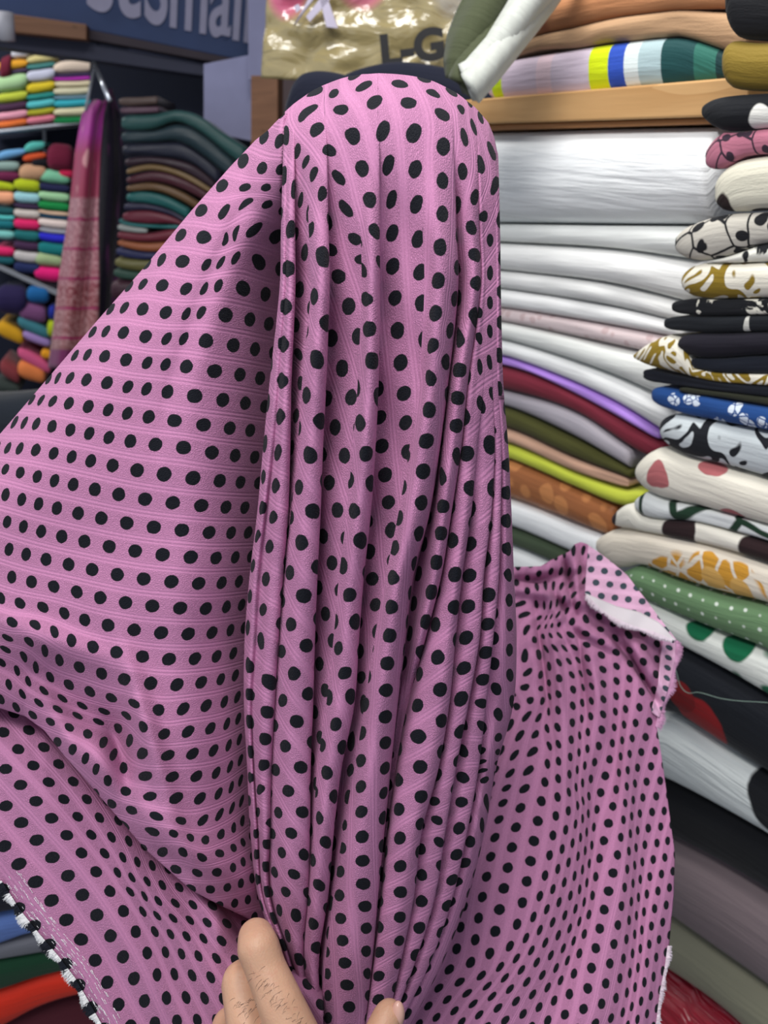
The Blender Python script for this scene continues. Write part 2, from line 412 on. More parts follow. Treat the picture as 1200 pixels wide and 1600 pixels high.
bolt([(1136, -60, 56), (1170, -60, 62), (1300, -60, 55)], STACK, cloth('black crepe top', '17181c'), 'black folded fabric in the top corner above the ochre one', GT, depth=.25, bulge=.3, capl=True, seed=43)
bolt([(1131, 60, 138), (1180, 66, 142), (1300, 60, 140)], STACK, cloth('ochre velvet', '8a7327', rough=.7), 'ochre velvet folded fabric above the black and white one', GT, depth=.25, bulge=.4, capl=True, seed=44)

# ---- printed stack on the right
GP = 'printed fabrics folded in the nearer stack'
K = 'e9e4d3'
Pl = [
 ([(1097,160,188),(1130,150,205),(1200,145,200),(1320,138,195)], cloth('black print a', '15171c', spots=[(.062,.03,.012,.016,'f0efe6')]), 'black folded fabric with a white patch, topmost of the printed stack'),
 ([(1103,226,268),(1130,205,262),(1165,200,244),(1320,196,238)], cloth('rose print', 'bd7589', '3a2a38', kind='branch', sc=45, thr=.3), 'dusty rose folded fabric with dark line flowers'),
 ([(1118,272,330),(1150,252,332),(1200,242,330),(1320,236,328)], cloth('cream slub', 'dedac6', spots=[(.0,.045,.018,.02,'2a1d1c'),(.05,.06,.02,.008,'1a1517')]), 'thick cream slub folded fabric with dark brown patches'),
 ([(1056,362,400),(1090,346,408),(1130,335,402),(1200,331,380),(1320,330,380)], cloth('sketch print', 'c9c4b8', '17181c', kind='branch', sc=38, thr=.36), 'greige folded fabric with black sketched leaves'),
 ([(1104,386,409),(1140,381,411),(1200,381,409),(1320,381,409)], cloth('white black', 'edece0', '14161b', kind='blotch', sc=26, thr=.53), 'thin white folded fabric with a black blotch'),
 ([(1067,420,460),(1100,411,467),(1200,410,466),(1320,410,466)], cloth('ochre scroll', 'ece7d6', '8d7420', kind='scroll', sc=16, thr=.1), 'cream folded fabric with ochre scroll print'),
 ([(1050,469,490),(1100,467,494),(1200,466,492),(1320,466,492)], cloth('black white leaf', '14161b', 'e6e3d4', kind='blotch', sc=34, thr=.56), 'black folded fabric with cream leaf shapes under the ochre scroll print'),
 ([(1038,495,516),(1100,494,520),(1200,493,518),(1320,493,518)], cloth('black tape', '14181e', spots=[(.09,.02,.003,.02,'c9c9c0')]), 'plain black folded fabric with one thin white line'),
 ([(1062,522,552),(1100,521,560),(1200,519,554),(1320,519,552)], cloth('aubergine black', '171420'), 'aubergine black folded fabric resting on another dark one'),
 ([(1080,556,574),(1120,558,582),(1200,556,584),(1320,556,588)], cloth('blue black', '151a26'), 'blue-black folded fabric above the thin cream edge'),
 ([(990,552,562),(1020,532,575),(1050,524,582),(1085,552,590),(1120,576,597),(1200,583,603),(1320,590,612)], cloth('ochre scroll b', 'ece7d6', '8d7420', kind='scroll', sc=22, thr=0), 'crumpled cream and ochre fabric end squeezed out between dark folds'),
 ([(1005,574,596),(1060,588,603),(1130,596,612),(1320,612,634)], cloth('deep navy black', '10141f'), 'navy black folded fabric beneath the crumpled ochre end'),
 ([(1062,604,613),(1130,613,622),(1200,616,634),(1320,636,656)], cloth('olive black', '2a2c1f'), 'thin olive black folded fabric on the blue floral one'),
 ([(1019,602,632),(1070,612,648),(1130,625,660),(1200,636,674),(1320,658,704)], cloth('blue floral', '1d4785', 'dbe6f2', kind='floral', sc=55, thr=.38), 'royal blue folded fabric with small white flowers'),
 ([(1033,648,692),(1070,650,712),(1130,663,728),(1200,678,748),(1320,706,786)], cloth('black peony', 'c8d0d2', '15181f', kind='scroll', sc=13, thr=.25), 'black folded fabric with grey-white peonies under the blue one'),
 ([(995,718,758),(1030,700,779),(1080,714,790),(1130,731,803),(1200,752,822),(1320,790,858)], cloth('cream pink spot', 'ebe6d6', spots=[(.034,.04,.0135,.0155,'b96a6c'),(.095,.012,.016,.010,'b96a6c'),(.118,.062,.016,.0145,'b96a6c'),(.182,.02,.016,.014,'b96a6c')]), 'cream folded fabric with big dusty pink spots'),
 ([(992,776,800),(1015,768,810),(1080,788,815),(1130,802,826),(1200,824,846),(1320,862,890)], cloth('white leaf green', 'e4e8e6', '1d3a28', kind='branch', sc=14, thr=.10), 'white folded fabric with thin dark green twigs'),
 ([(957,800,824),(985,787,828),(1050,806,840),(1130,829,858),(1200,850,880),(1320,894,926)], cloth('cream brown', 'ece8da', spots=[(.095,.016,.021,.028,'2b1a1c'),(.190,.016,.024,.028,'2b1a1c'),(.0,.012,.008,.012,'2b1a1c')]), 'cream folded fabric with dark brown oval patches'),
 ([(932,838,866),(965,827,890),(1000,828,884),(1060,840,906),(1130,861,928),(1200,884,945),(1320,930,996)], cloth('ochre floral', 'e9dfcd', 'd59a35', kind='floral', sc=17, thr=.5, c3='e0b060'), 'cream folded fabric with large ochre yellow flowers'),
 ([(972,886,912),(1000,886,934),(1060,909,962),(1130,932,990),(1200,950,1018),(1320,1000,1085)], cloth('sage dots', '6f9168', 'dfe8dc', kind='pindots', sc=62, thr=.13), 'sage green folded fabric with small white dots'),
 ([(1000,930,972),(1060,965,1008),(1130,995,1046),(1200,1022,1088),(1320,1090,1160)], cloth('green flowers', 'e9ece4', '0f6a45', kind='circles', sc=24, thr=.42), 'white folded fabric with bold emerald flowers'),
 ([(1040,1000,1118),(1060,1012,1122),(1130,1050,1168),(1200,1092,1212),(1320,1165,1290)], cloth('black rose', '0b1019', spots=[(.055,.09,.03,.032,'8c1016'),(.03,.07,.018,.02,'75090f')], rough=.7), 'black folded fabric with a large red flower'),
 ([(1000,1095,1205),(1050,1121,1226),(1130,1170,1268),(1200,1214,1308),(1320,1292,1385)], cloth('white brush', 'd3d8d6', '0c0f14', kind='blotch', sc=9, thr=.66, fold=2.2, spots=[(.185,.03,.035,.05,'0b0e14')]), 'white folded fabric with rough black brush marks'),
 ([(1000,1206,1288),(1050,1228,1310),(1130,1270,1352),(1200,1310,1394),(1320,1388,1475)], cloth('jet black', '05070d', '8b9298', kind='blotch', sc=14, thr=.72), 'jet black folded fabric with a few pale marks'),
 ([(1000,1290,1408),(1050,1312,1438),(1130,1354,1495),(1200,1396,1545),(1320,1478,1640)], cloth('mauve taupe', '75676a', rough=.7), 'thick mauve taupe folded fabric'),
 ([(1000,1410,1490),(1050,1440,1522),(1130,1497,1578),(1200,1547,1640),(1320,1644,1740)], cloth('sage taupe', '85836f', rough=.6), 'sage taupe folded fabric above the red satin'),
 ([(960,1465,1720),(1050,1526,1760),(1130,1582,1800),(1200,1644,1860),(1320,1744,1960)], cloth('red satin', '9c0d28', rough=.25, spec=.8, fold=5, weave=False), 'glossy crimson satin bundle in the lower corner'),
]
for i, (st, m, lb) in enumerate(Pl):
    bolt(st, STACK, m, lb, GP, seed=60+i, depth=.065, bulge=.38, capl=i < 20, gap=.4)

# ------------------------------------------------------------ the dotted pink cloth
pc = empty('polka_dot_cloth', 'mauve pink crepe cloth with black polka dots draped over a raised hand', 'cloth')
Z = {'6': (0, 200, 2.857), '7': (0, 700, 2.857), '8': (0, 1150, 2.857),
     'a': (420, 100, 3.158), 'b': (380, 440, 2.857), 'c': (370, 820, 2.667), 'd': (370, 1200, 2.667),
     'q': (780, 840, 4.0), 'r': (680, 1200, 3.0)}
def pts(z, L, u0, v, du=1.0, dv=0.0):
    ox, oy, s = Z[z]; out = []
    for k, p in enumerate(L):
        if p is None: continue
        out.append((ox+p[0]/s, oy+p[1]/s, u0+du*k, v+dv*k))
    return out

# ---------- left sheet: measured dot positions -> fabric coordinates
LD = []
LD += pts('7', [(27,95),(93,110),(169,128),(245,145),(328,163),(425,185),(531,207),(648,228),(772,245),(897,257),(1007,264),(1090,266)], 0, 0)
LD += pts('7', [(27,210),(99,230),(174,250),(255,268),(350,291),(453,313),(567,335),(687,354),(812,367),(932,377),(1030,378),(1105,377)], .5, 1)
LD += pts('7', [(34,330),(106,351),(185,372),(277,395),(378,416),(489,440),(604,460),(727,476),(850,487),(963,491),(1048,488),(1117,484)], 1, 2)
LD += pts('7', [(42,452),(118,475),(207,497),(308,520),(413,543),(525,565),(642,585),(765,596),(885,604),(988,601),(1064,596)], 1.5, 3)
LD += pts('7', [(54,575),(142,598),(241,618),(344,642),(449,668),(561,690),(681,705),(804,714),(917,716),(1009,709),(1076,700)], 2, 4)
LD += pts('7', [None,(90,694),(193,711),(289,737),(379,767),(484,791),(599,812),(720,824),(839,829),(944,824),(1027,812),(1086,802)], 1.5, 5)
LD += pts('7', [(54,779),(158,791),(243,822),(318,860),(415,889),(521,912),(635,932),(755,942),(868,940),(965,930),(1039,916)], 2, 6)
LD += pts('7', [(34,847),(133,861),(202,902),(266,945),(356,976),(455,1005),(557,1031),(672,1050),(790,1056),(896,1046),(984,1032),(1048,1015)], 1.5, 7)
LD += pts('7', [(27,896),(109,929),(161,978),(224,1021),(310,1054),(403,1085),(499,1114),(599,1141),(706,1171),(817,1164),(918,1150),(1000,1133),(1057,1112)], 1, 8)
LD += pts('7', [(77,992),(124,1043),(194,1086),(277,1120),(367,1150),(465,1174),(569,1192),(640,1243),(731,1278),(838,1265),(937,1252),(1011,1231),(1060,1208)], 1.5, 9)
LD += pts('7', [(100,1097),(175,1137),(257,1168),(345,1197),(440,1221),(533,1247),(582,1303),(636,1364),(748,1371),(858,1364),(951,1349),(1019,1327),(1065,1302)], 2, 10)
LD += pts('7', [(550,1430),(653,1463),(767,1468),(875,1465),(963,1450),(1025,1423),(1070,1392)], 8.5, 11)
LD += pts('7', [(480,1482),(562,1534),(673,1556),(787,1560)], 8, 12) + pts('8', [(892,277),(973,257),(1031,228),(1070,198)], 12, 12)
LD += pts('8', [(588,328),(694,358),(803,382),(905,377),(978,350),(1035,320),(1075,290)], 9.5, 13)
LD += pts('8', [(692,425),(776,433),None,(912,467),(982,440),(1041,410),(1077,380)], 10, 14)
LD += pts('8', [(725,517),(818,514),(900,543),(978,524),(1041,500),(1082,475)], 10.5, 15)
LD += pts('8', [(788,592),(882,608),(967,606),(1039,588),(1082,562)], 11, 16)
LD += pts('7', [(37,5),(89,5),(163,10),(242,25),(322,40),(406,57),(504,78),(612,100),(734,118),(861,135),(979,146),(1071,153)], -.5, -1)
LD += pts('6', [(70,1313),(110,1317),(164,1322),(235,1334),(316,1349),(400,1364),(487,1382),(583,1398),(695,1413),(820,1425)], -1, -2)
LD += pts('6', [(146,1215),(184,1217),(238,1221),(310,1231),(396,1245),(485,1260),(569,1274),(664,1290),(780,1308),(907,1326),(1024,1340),(1114,1350)], -.5, -3)
LD += pts('6', [(222,1123),(259,1118),(315,1117),(388,1126),(480,1139),(573,1157),(655,1165),(748,1178),(869,1197),(993,1214),(1093,1228),(1180,1244)], 0, -4)
LD += pts('6', [(338,1018),(392,1013),(470,1021),(565,1036),(659,1050),(739,1056),(832,1066),(957,1086),(1069,1101),(1158,1117)], 1.5, -5)
LD += pts('6', [(417,913),(474,909),(553,916),(652,933),(747,942),(819,940),(919,951),(1041,970),(1136,988)], 2, -6)
LD += pts('6', [(497,812),(556,803),(639,811),(743,826),(834,832),(897,823),(1006,836),(1113,855),(1197,875)], 2.5, -7)
LD += pts('6', [(580,710),(639,697),(726,705),(833,721),(915,720),(972,703),(1087,718),(1183,741)], 3, -8)
LD += pts('6', [(660,610),(722,590),(815,597),(925,612),(985,605),(1050,577),(1157,600)], 3.5, -9)
LD += pts('6', [(810,481),(907,487),(1013,502),(1048,475),(1128,456)], 5, -10)
LD += pts('6', [(900,370),(1002,380),(1107,330),(1195,340)], 5.5, -11)
LD += pts('6', [(993,260),(1096,270)], 6, -12) + pts('6', [(1088,147),(1172,185)], 6.5, -13) + pts('6', [(1183,42),(1248,60)], 7, -14)
LD += [(430,369,10,-10),(437,420,10.5,-9)]
LD = np.array(LD)
fL = tps_fit(LD[:, :2], LD[:, 2:], 2e-3)
TOPL = [(-80,770),(0,680),(60,610),(150,505),(225,420),(300,330),(360,262),(400,220),(420,204),(440,183),(470,168),(520,170)]
BOTL = [(-80,1085),(0,1105),(40,1118),(70,1140),(100,1178),(130,1212),(180,1270),(230,1328),(300,1390),(350,1416),(400,1440),(450,1462),(520,1490)]
xs = np.linspace(-80, 470, 190)
def gs(x, y, cx, cy, ang, la, lb):
    a = math.radians(ang); dx, dy = x-cx, y-cy
    p = (dx*math.cos(a)+dy*math.sin(a))/la; q = (-dx*math.sin(a)+dy*math.cos(a))/lb
    return np.exp(-(p*p+q*q))
EDGE_Y = [150,300,450,600,700,800,900,1000,1100,1200,1300,1400,1500,1600,1700]
EDGE_X = [455,443,438,422,412,403,391,383,382,387,392,404,440,470,480]
def depthL(x, y):
    top = np.interp(x, *zip(*TOPL)); bot = np.interp(x, *zip(*BOTL)); ex = np.interp(y, EDGE_Y, EDGE_X)
    d = .452+0*x
    d = d-.020*smoothstep(y, 450, 150)+.05*smoothstep(x, 438, 468)
    e = np.maximum(y-top, 0); d = d+.055*np.exp(-e/42.0)*smoothstep(x, 475, 380)          # rolls away at the silhouette
    k = np.clip(1-(ex-x)/125.0, 0, 1.3); d = d+.060*k**2*smoothstep(y, 230, 520)       # sinks in behind the gathered folds
    b = np.maximum(bot-y, 0); d = d+.012*np.exp(-b/26.0)                                # rounds over at the lower hem fold
    d = d-.010*np.exp(-((b-55)/38.0)**2)
    # soft diagonal crease below the raised hand
    cx = np.interp(y, [200,314,452,600,760,900], [400,380,318,268,235,215])
    d = d+.0022*np.exp(-((x-cx)/14.0)**2)*smoothstep(y, 230, 330)*smoothstep(y, 800, 520)-.0022*np.exp(-((x-cx-32)/24.0)**2)*smoothstep(y, 260, 380)*smoothstep(y, 850, 560)
    # pocket on the lower part and the ridge that frames it
    d = d+.020*gs(x, y, 120, 1110, 35, 100, 36)+.018*gs(x, y, 190, 1190, 78, 80, 20)-.015*gs(x, y, 232, 1150, 74, 130, 20)-.010*gs(x, y, 80, 1000, 20, 120, 22)-.006*gs(x, y, 118, 1180, 60, 70, 14)
    d = d+.010*gs(x, y, 30, 1050, 15, 80, 26)-.006*gs(x, y, 225, 1290, 60, 60, 28)+.007*gs(x, y, 270, 1345, 30, 90, 14)
    d = d-.003*np.sin((y+.25*x)/37.0)*smoothstep(y, 600, 900)*.4
    return d
NR = 230
rows = []; uvin = []
ft = np.r_[0, np.linspace(0, 1, NR)**1.0, 1]
for k in range(-3, NR+3):
    t = np.clip(k/(NR-1), 0, 1)
    y = np.interp(xs, *zip(*TOPL))*(1-t)+np.interp(xs, *zip(*BOTL))*t
    d = depthL(xs, y); yy = y; uvy = y
    if k < 0: yy = y+(-k)*3.0; d = d+(-k)*.012; uvy = y+k*14
    if k > NR-1: q = k-(NR-1); yy = y-[0,3,9,22][q]; d = d+[0,.004,.012,.03][q]; uvy = y+q*8
    rows.append(P(xs, yy, d)); uvin.append(np.c_[xs, uvy])
V = np.concatenate(rows); UVL = fL(np.concatenate(uvin))
o = mesh_obj('side_sheet', V, grid_faces(NR+6, len(xs)), M_PINK, pc, True, UVL); solidify(o)

# ---------- lower flap with the frayed selvedge
FD = []
FD += pts('8', [(85,570),(160,650),(231,733),(296,820),(363,907),(426,1000),(479,1098),(529,1197)], 0, 0)
FD += pts('8', [(27,311),(97,385),(166,463),(237,540),(305,622),(370,707),(434,797),(495,890),(551,983),(600,1080),(647,1180)], -2.5, 1)
FD += pts('8', [(27,147),(94,217),(162,290),(231,366),(299,442),(365,521),(430,605),(491,692),(551,781),(606,873),(658,967),(703,1063)], -4, 2)
FD += pts('8', [(285,283),(347,360),(408,440),(467,523),(527,607),(584,692),(640,781),(693,871),(740,963),(778,1060),(831,1165)], -1.5, 3)
FD += pts('8', [(548,543),(587,632),(662,650),(690,747),(722,835)][:2], 2, 4)
FD += pts('8', [(15,685),(83,768),(155,845),(220,930),(295,1015),(355,1110),(413,1210)], .5, -1)
FD += pts('8', [(690,747),(750,860),(795,855)][:1], 4.5, 4.6)
FD = np.array(FD); fF = tps_fit(FD[:, :2], FD[:, 2:], 5e-3)
FE = [(-60,1305),(0,1378),(30,1425),(60,1462),(90,1497),(115,1530),(140,1573),(158,1605),(195,1680),(300,1720),(520,1720)]
xs = np.linspace(-60, 505, 170); NR = 110
rows = []; uvin = []
def depthF(x, y):
    bot = np.interp(x, *zip(*BOTL)); fe = np.interp(x, *zip(*FE))
    d = .462+.028*np.exp(-np.maximum(y-bot, 0)/45.0)
    s = (x-230)*.84-(y-1330)*.54          # across the flap, positive towards the drape
    al = (x-230)*.54+(y-1330)*.84
    d = d+.010*np.exp(-((s-52)/11.0)**2)*smoothstep(al, 60, 150)-.008*np.exp(-((s-30)/18.0)**2)*smoothstep(al, 20, 130)
    d = d+.014*np.exp(-((s-118)/12.0)**2)*smoothstep(al, 40, 120)-.009*np.exp(-((s-92)/15.0)**2)*smoothstep(al, 60, 130)-.006*np.exp(-((s-150)/14.0)**2)*smoothstep(al, 100, 170)
    d = d+.022*smoothstep(s, 95, 210)
    d = d+.045*smoothstep(x, 335, 405)*smoothstep(y, 1560, 1440)
    return d+.0012*np.sin(s/13.0)
for k in range(NR):
    t = k/(NR-1)
    y0 = np.interp(xs, *zip(*BOTL))-45; y1 = np.interp(xs, *zip(*FE))
    y = y0*(1-t)+y1*t
    rows.append(P(xs, y, depthF(xs, y))); uvin.append(np.c_[xs, y])
uvq = np.concatenate(uvin)
flap = o = mesh_obj('lower_flap', np.concatenate(rows), grid_faces(NR, len(xs)), M_PINK, pc, True, fF(uvq)); solidify(o)

# fringe: thin threads along an edge, joined
def fringe(name, line, outv, dfun, n, L, mat, parent, w=.0006, seed=3, uvf=None, inset=2.0):
    rnd = random.Random(seed); V = []; F = []; UV = []
    line = np.array(line, float); seg = np.linalg.norm(np.diff(line, axis=0), axis=1); cum = np.r_[0, np.cumsum(seg)]
    for k in range(n):
        s = rnd.random()*cum[-1]; x = np.interp(s, cum, line[:, 0]); y = np.interp(s, cum, line[:, 1])
        l = L*(.45+.75*rnd.random())*(.8+.4*math.sin(s/9)+.1)
        a = rnd.gauss(0, .35); ox, oy = outv; c_, s_ = math.cos(a), math.sin(a); dx, dy = ox*c_-oy*s_, ox*s_+oy*c_
        d = float(dfun(np.array([x]), np.array([y]))[0])-.0008-.002*rnd.random()
        ww = w*FPX/d*(.6+.8*rnd.random()); nx, ny = -dy, dx
        p0 = (x-ox*inset, y-oy*inset); pm = (x+dx*l*.55+rnd.gauss(0, .8), y+dy*l*.55+rnd.gauss(0, .8)); p1 = (x+dx*l, y+dy*l+rnd.random()*2)
        i = len(V)
        q = [(p0[0]-nx*ww/2, p0[1]-ny*ww/2, d), (p0[0]+nx*ww/2, p0[1]+ny*ww/2, d), (pm[0]+nx*ww/2, pm[1]+ny*ww/2, d-.0006), (pm[0]-nx*ww/2, pm[1]-ny*ww/2, d-.0006), (p1[0], p1[1], d-.0002+.001*rnd.random())]
        V += [P(*map(np.array, z)) for z in q]
        # a second ridge vertex row gives each thread a body
        V.append(P(np.array((p0[0]+pm[0])/2), np.array((p0[1]+pm[1])/2), np.array(d+.0005)))
        F += [(i, i+1, i+2, i+3), (i+3, i+2, i+4), (i, i+5, i+1), (i+1, i+5, i+2), (i+3, i+5, i)]
        UV += [(s/40., 0)]*6 if uvf is None else [tuple(uvf([[x, y]])[0])]*6
    o = mesh_obj(name, V, F, mat, parent, False, UV); o['kind'] = 'stuff'; return o
M_FR = dotted('white frayed threads', (.86, .86, .86, 1), (.012, .014, .022, 1), dist=.0)
fringe('frayed_edge', FE[1:9], (-.80, .55), depthF, 2600, 10, M_FR, flap, uvf=fF, inset=3)
def stitched(line, off, n, seed, parent):     # white broken threads showing on the selvedge
    rnd = random.Random(seed); V = []; F = []
    line = np.array(line, float); seg = np.linalg.norm(np.diff(line, axis=0), axis=1); cum = np.r_[0, np.cumsum(seg)]
    for k in range(n):
        s = rnd.random()*cum[-1]; o_ = off+rnd.choice([0, 7, 16, 24])+rnd.gauss(0, 1.3); L = 3+7*rnd.random()
        a = [np.interp(s, cum, line[:, j]) for j in (0, 1)]; b = [np.interp(min(s+L, cum[-1]), cum, line[:, j]) for j in (0, 1)]
        i = len(V)
        for (p, e) in ((a, -.45), (a, .45), (b, .45), (b, -.45)):
            x, y = p[0]+.8*(o_+e), p[1]-.55*(o_+e); V.append(P(np.array(x), np.array(y), depthF(np.array([x]), np.array([y]))[0]-.0007))
        V.append(P(np.array((V[i][0]*0+(a[0]+b[0])/2+.8*o_)), np.array((a[1]+b[1])/2-.55*o_), depthF(np.array([(a[0]+b[0])/2+.8*o_]), np.array([(a[1]+b[1])/2-.55*o_]))[0]-.0011))
        F += [(i, i+1, i+4), (i+1, i+2, i+4), (i+2, i+3, i+4), (i+3, i, i+4)]
    o = mesh_obj('loose_thread', V, F, plain('white thread', 'f4f0f4', .6), parent, False); o['kind'] = 'stuff'
stitched(FE[1:9], 9, 230, 5, flap)

# ---------- gathered drape
YS = [450,600,700,800,900,1000,1100,1200,1300,1400,1500,1600]
CX = {
 'E0': ([438,422,412,403,391,383,382,387,392,404,440,470], -10), 'c1': ([442,430,421,411,399,393,388,393,399,408,444,472], 4),
 'cr': ([447,437,430,418,409,403,396,397,404,412,447,474], -1), 'c2': ([453,446,441,434,425,418,412,410,413,417,450,476], 9),
 'R2e': ([460,454,452,449,441,434,428,423,421,421,453,478], 1), 'V1': ([461,452,450,446,438,431,426,422,421,422,454,479], -24),
 'V1f': ([476,463,457,450,441,433,427,423,421.5,423,455,480], -16),
 'R3l': ([487,473,466,456,446,438,431,425,423,425,457,481], -2), 'R3c': ([500,491,485,476,469,463,458,453,451,450,464,484], 11), 'R3e': ([513,508,503,499,494,490,487,483,482,479,473,488], 1),
 'V2': ([514,506,500,496,491,487,484,480,479,476,471,487], -26), 'V2f': ([540,532,521,511,507,501,494,488,484,479,472,488], -17),
 'R4l': ([566,560,552,543,531,522,511,497,490,482,475,489], -3), 'R4c': ([580,576,570,561,549,540,530,514,504,494,486,495], 9), 'R4e': ([592,590,585,578,567,559,552,532,520,511,497,500], 0),
 'V3': ([593,587,582,575,564,557,549,530,518,509,496,500], -24), 'V3f': ([628,620,609,596,581,570,560,543,528,516,504,504], -17),
 'R5l': ([664,655,641,624,604,586,571,555,537,522,510,507], -4), 'R5c': ([688,674,659,644,621,607,593,580,564,551,540,530], 13), 'R5e': ([712,697,684,668,641,629,618,607,597,587,578,567], 2),
 'V4': ([715,699,686,671,648,634,620,609,598,588,578,566], -24), 'V4f': ([722,702,690,678,658,641,625,611,599,589,579,567], -16),
 'R6l': ([729,706,695,683,668,648,630,614,601,591,580,568], -2), 'R6c': ([740,717,706,693,679,656,634,616,602.5,592.5,581.5,569], 7), 'R6e': ([749,729,719,704,688,663,638,618.5,604,594,583,570], 0),
 'V5': ([749,728,717,702,686,661,638,619.5,605.5,595.5,584.5,571], -16),
 'R7l': ([753,734,725,712,697,674,650,629,613,601,588,573], 0), 'R7c': ([758,745,736,726,712,697,683,665,642,626,609,588], 9), 'C1': ([763,754,744,735,720.6,710,700,683,657,645,625,602], 4),
 'C1v': ([763,754,744,735,720.8,710,700,683,657,645,625,602], -7), 'R8c': ([768,761,758,750,737,728,714,696,676,661,636,606], 3),
 'C2': ([772,768,771,766,754,747,730,711,694,678,648,610], 4), 'C2v': ([772,768,770.5,765.5,753.5,746.5,730,711,694,678,648,610], -8), 'R9c': ([774,773,776,773,766,758,744,729,712,692,660,616], 2),
 'C3': ([776,777,782,781,778,769,758,746,728,706,672,622], 3), 'C3v': ([776,776.5,781.5,780.5,777.5,768.5,757.5,746,728,706,672,622], -7),
 'Rac': ([779,781,788,790,790,788,780,760,743,719,683,632], 0), 'RE': ([781,785,793,798,802,806,801,774,756,730,692,640], -14),
 'REb': ([772,774,781,786,790,794,788,766,750,725,688,637], -45),
}
CN = list(CX); NCOL = len(CN)
OUT = [(405,235),(420,204),(439,182),(461,162),(496,138),(547,119),(597,115.5),(642,119),(683,130),(714,147),(743,170),(762,192),(771,214),(777,243)]
OUTp = np.array(OUT, float)
seg = np.linalg.norm(np.diff(OUTp, axis=0), axis=1); OC = np.r_[0, np.cumsum(seg)]/seg.sum()
fl0 = [0.0, .03, .08, .16, .28, .45, .70]
# columns ordered along the outline of the raised hand
x450 = np.array([CX[c][0][0] for c in CN], float)
# top parameter of every column
order = np.linspace(0, 1, NCOL)
tx = np.interp(x450, [438,460,488,513,566,592,664,712,750,763,781], [446,458,474,506,560,590,650,700,742,756,777])
tp = np.interp(tx, OUTp[:, 0], OC); tp = np.maximum.accumulate(tp+1e-4*np.arange(NCOL))
TX = np.interp(tp, OC, OUTp[:, 0]); TY = np.interp(tp, OC, OUTp[:, 1])
yend = 1700
LV = []        # per level: px, py, offset(m), base depth
amp_y = [(118,0),(200,.0),(260,.15),(330,.42),(450,.8),(600,1),(1800,1)]
BD = [(100,.405),(300,.402),(450,.402),(600,.408),(800,.420),(1000,.436),(1200,.450),(1400,.462),(1600,.470),(1700,.47)]
NL = len(fl0)+len(YS)+1
def fade(c):
    yy = np.array(YS, float)
    if c in ('cr',): return smoothstep(yy, 560, 800)
    if c in ('R7c','C1','C1v','R8c','C2','C2v','R9c','C3','C3v','Rac'): return smoothstep(yy, 560, 900)
    return np.ones(len(YS))
OFF = np.zeros((NL, NCOL))
for ci, c in enumerate(CN):
    v = CX[c][1]*fade(c)
    if c == 'cr': v = v+3*(1-fade(c))
    if c in ('R6l','R6c','R6e','V4f'): v = np.interp(YS, [900,1000,1100,1600], [CX[c][1], CX[c][1]-5, -22, -22])
    if c in ('V5',): v = np.interp(YS, [900,1100,1600], [CX[c][1], -22, -22])
    OFF[:len(fl0), ci] = v[0]; OFF[len(fl0):-1, ci] = v; OFF[-1, ci] = v[-1]
fl = fl0
dome = [.060, .034, .020, .010, .004, .001, 0.0]
levels = []
tt = 0.0
for k, f in enumerate(fl):
    y = TY+f*(450-TY); x = TX+(x450-TX)*(f**.8)
    levels.append((k*1.0, x, y, dome[k]))
for k, Y in enumerate(YS+[yend]):
    if Y == yend: x = np.array([CX[c][0][-1]*2-CX[c][0][-2] for c in CN], float); x = 500+(x-500)*.9; y = np.full(NCOL, 1700.)
    else: x = np.array([CX[c][0][k] for c in CN], float); y = np.full(NCOL, float(Y))
    levels.append((7.0+k, x, y, 0.0))
LX = np.array([l[1] for l in levels]); LY = np.array([l[2] for l in levels]); LDm = np.array([l[3] for l in levels])
LP = np.r_[np.array([0, .35, .9, 1.7, 2.7, 3.8, 5.3]), 7.0, 9.2, 10.7, 12.2+1.5*np.arange(10)]
LP = LP[:len(levels)]
amp = np.interp(LY, *zip(*amp_y))
base = np.interp(LY, *zip(*BD))
xc = np.interp(LY, [100,600,1000,1300,1600], [605,605,600,570,540]); hw = np.interp(LY, [100,600,1000,1300,1600], [175,190,215,190,100])
side = np.clip(np.abs(LX-xc)/hw, 0, 1.05)
DEP = base + LDm[:, None] + .030*side**2.5 - OFF*amp*.001*np.interp(LY, [450,1300,1600], [1, 1, .55])
# wrap columns at the very edges always go back
DEP[:, -1] += .02; LX[:7, -1] -= 6
tq = np.concatenate([np.linspace(0, 7, 60, endpoint=False), np.linspace(7, LP[-1], 190)])
A = np.stack([LX, LY, DEP], -1)
A = crom(LP, A, tq)
NSUB = 8
sq = np.linspace(0, NCOL-1, (NCOL-1)*NSUB+1)
B = crom(np.arange(NCOL), np.swapaxes(A, 0, 1), sq); B = np.swapaxes(B, 0, 1)      # rows x cols x 3
# small irregularity
rng = np.random.RandomState(4)
PX, PY, DD = B[..., 0], B[..., 1], B[..., 2]
DD = DD+.0012*np.sin(PY/61.0+PX/23.0)*smoothstep(PY, 250, 500)+.0008*np.sin(PY/27.0-PX/17.0)
# behind-the-top rows
back = []
for q, (dy, dd) in enumerate([(70, .10), (30, .075), (8, .045), (1.5, .018)]):
    back.append((PX[0]*.9+.1*605, PY[0]+dy, DD[0]+dd))
PXa = np.vstack([np.array([b[0] for b in back]), PX]); PYa = np.vstack([np.array([b[1] for b in back]), PY]); DDa = np.vstack([np.array([b[2] for b in back]), DD])
G = P(PXa, PYa, DDa); nr, nc = PXa.shape
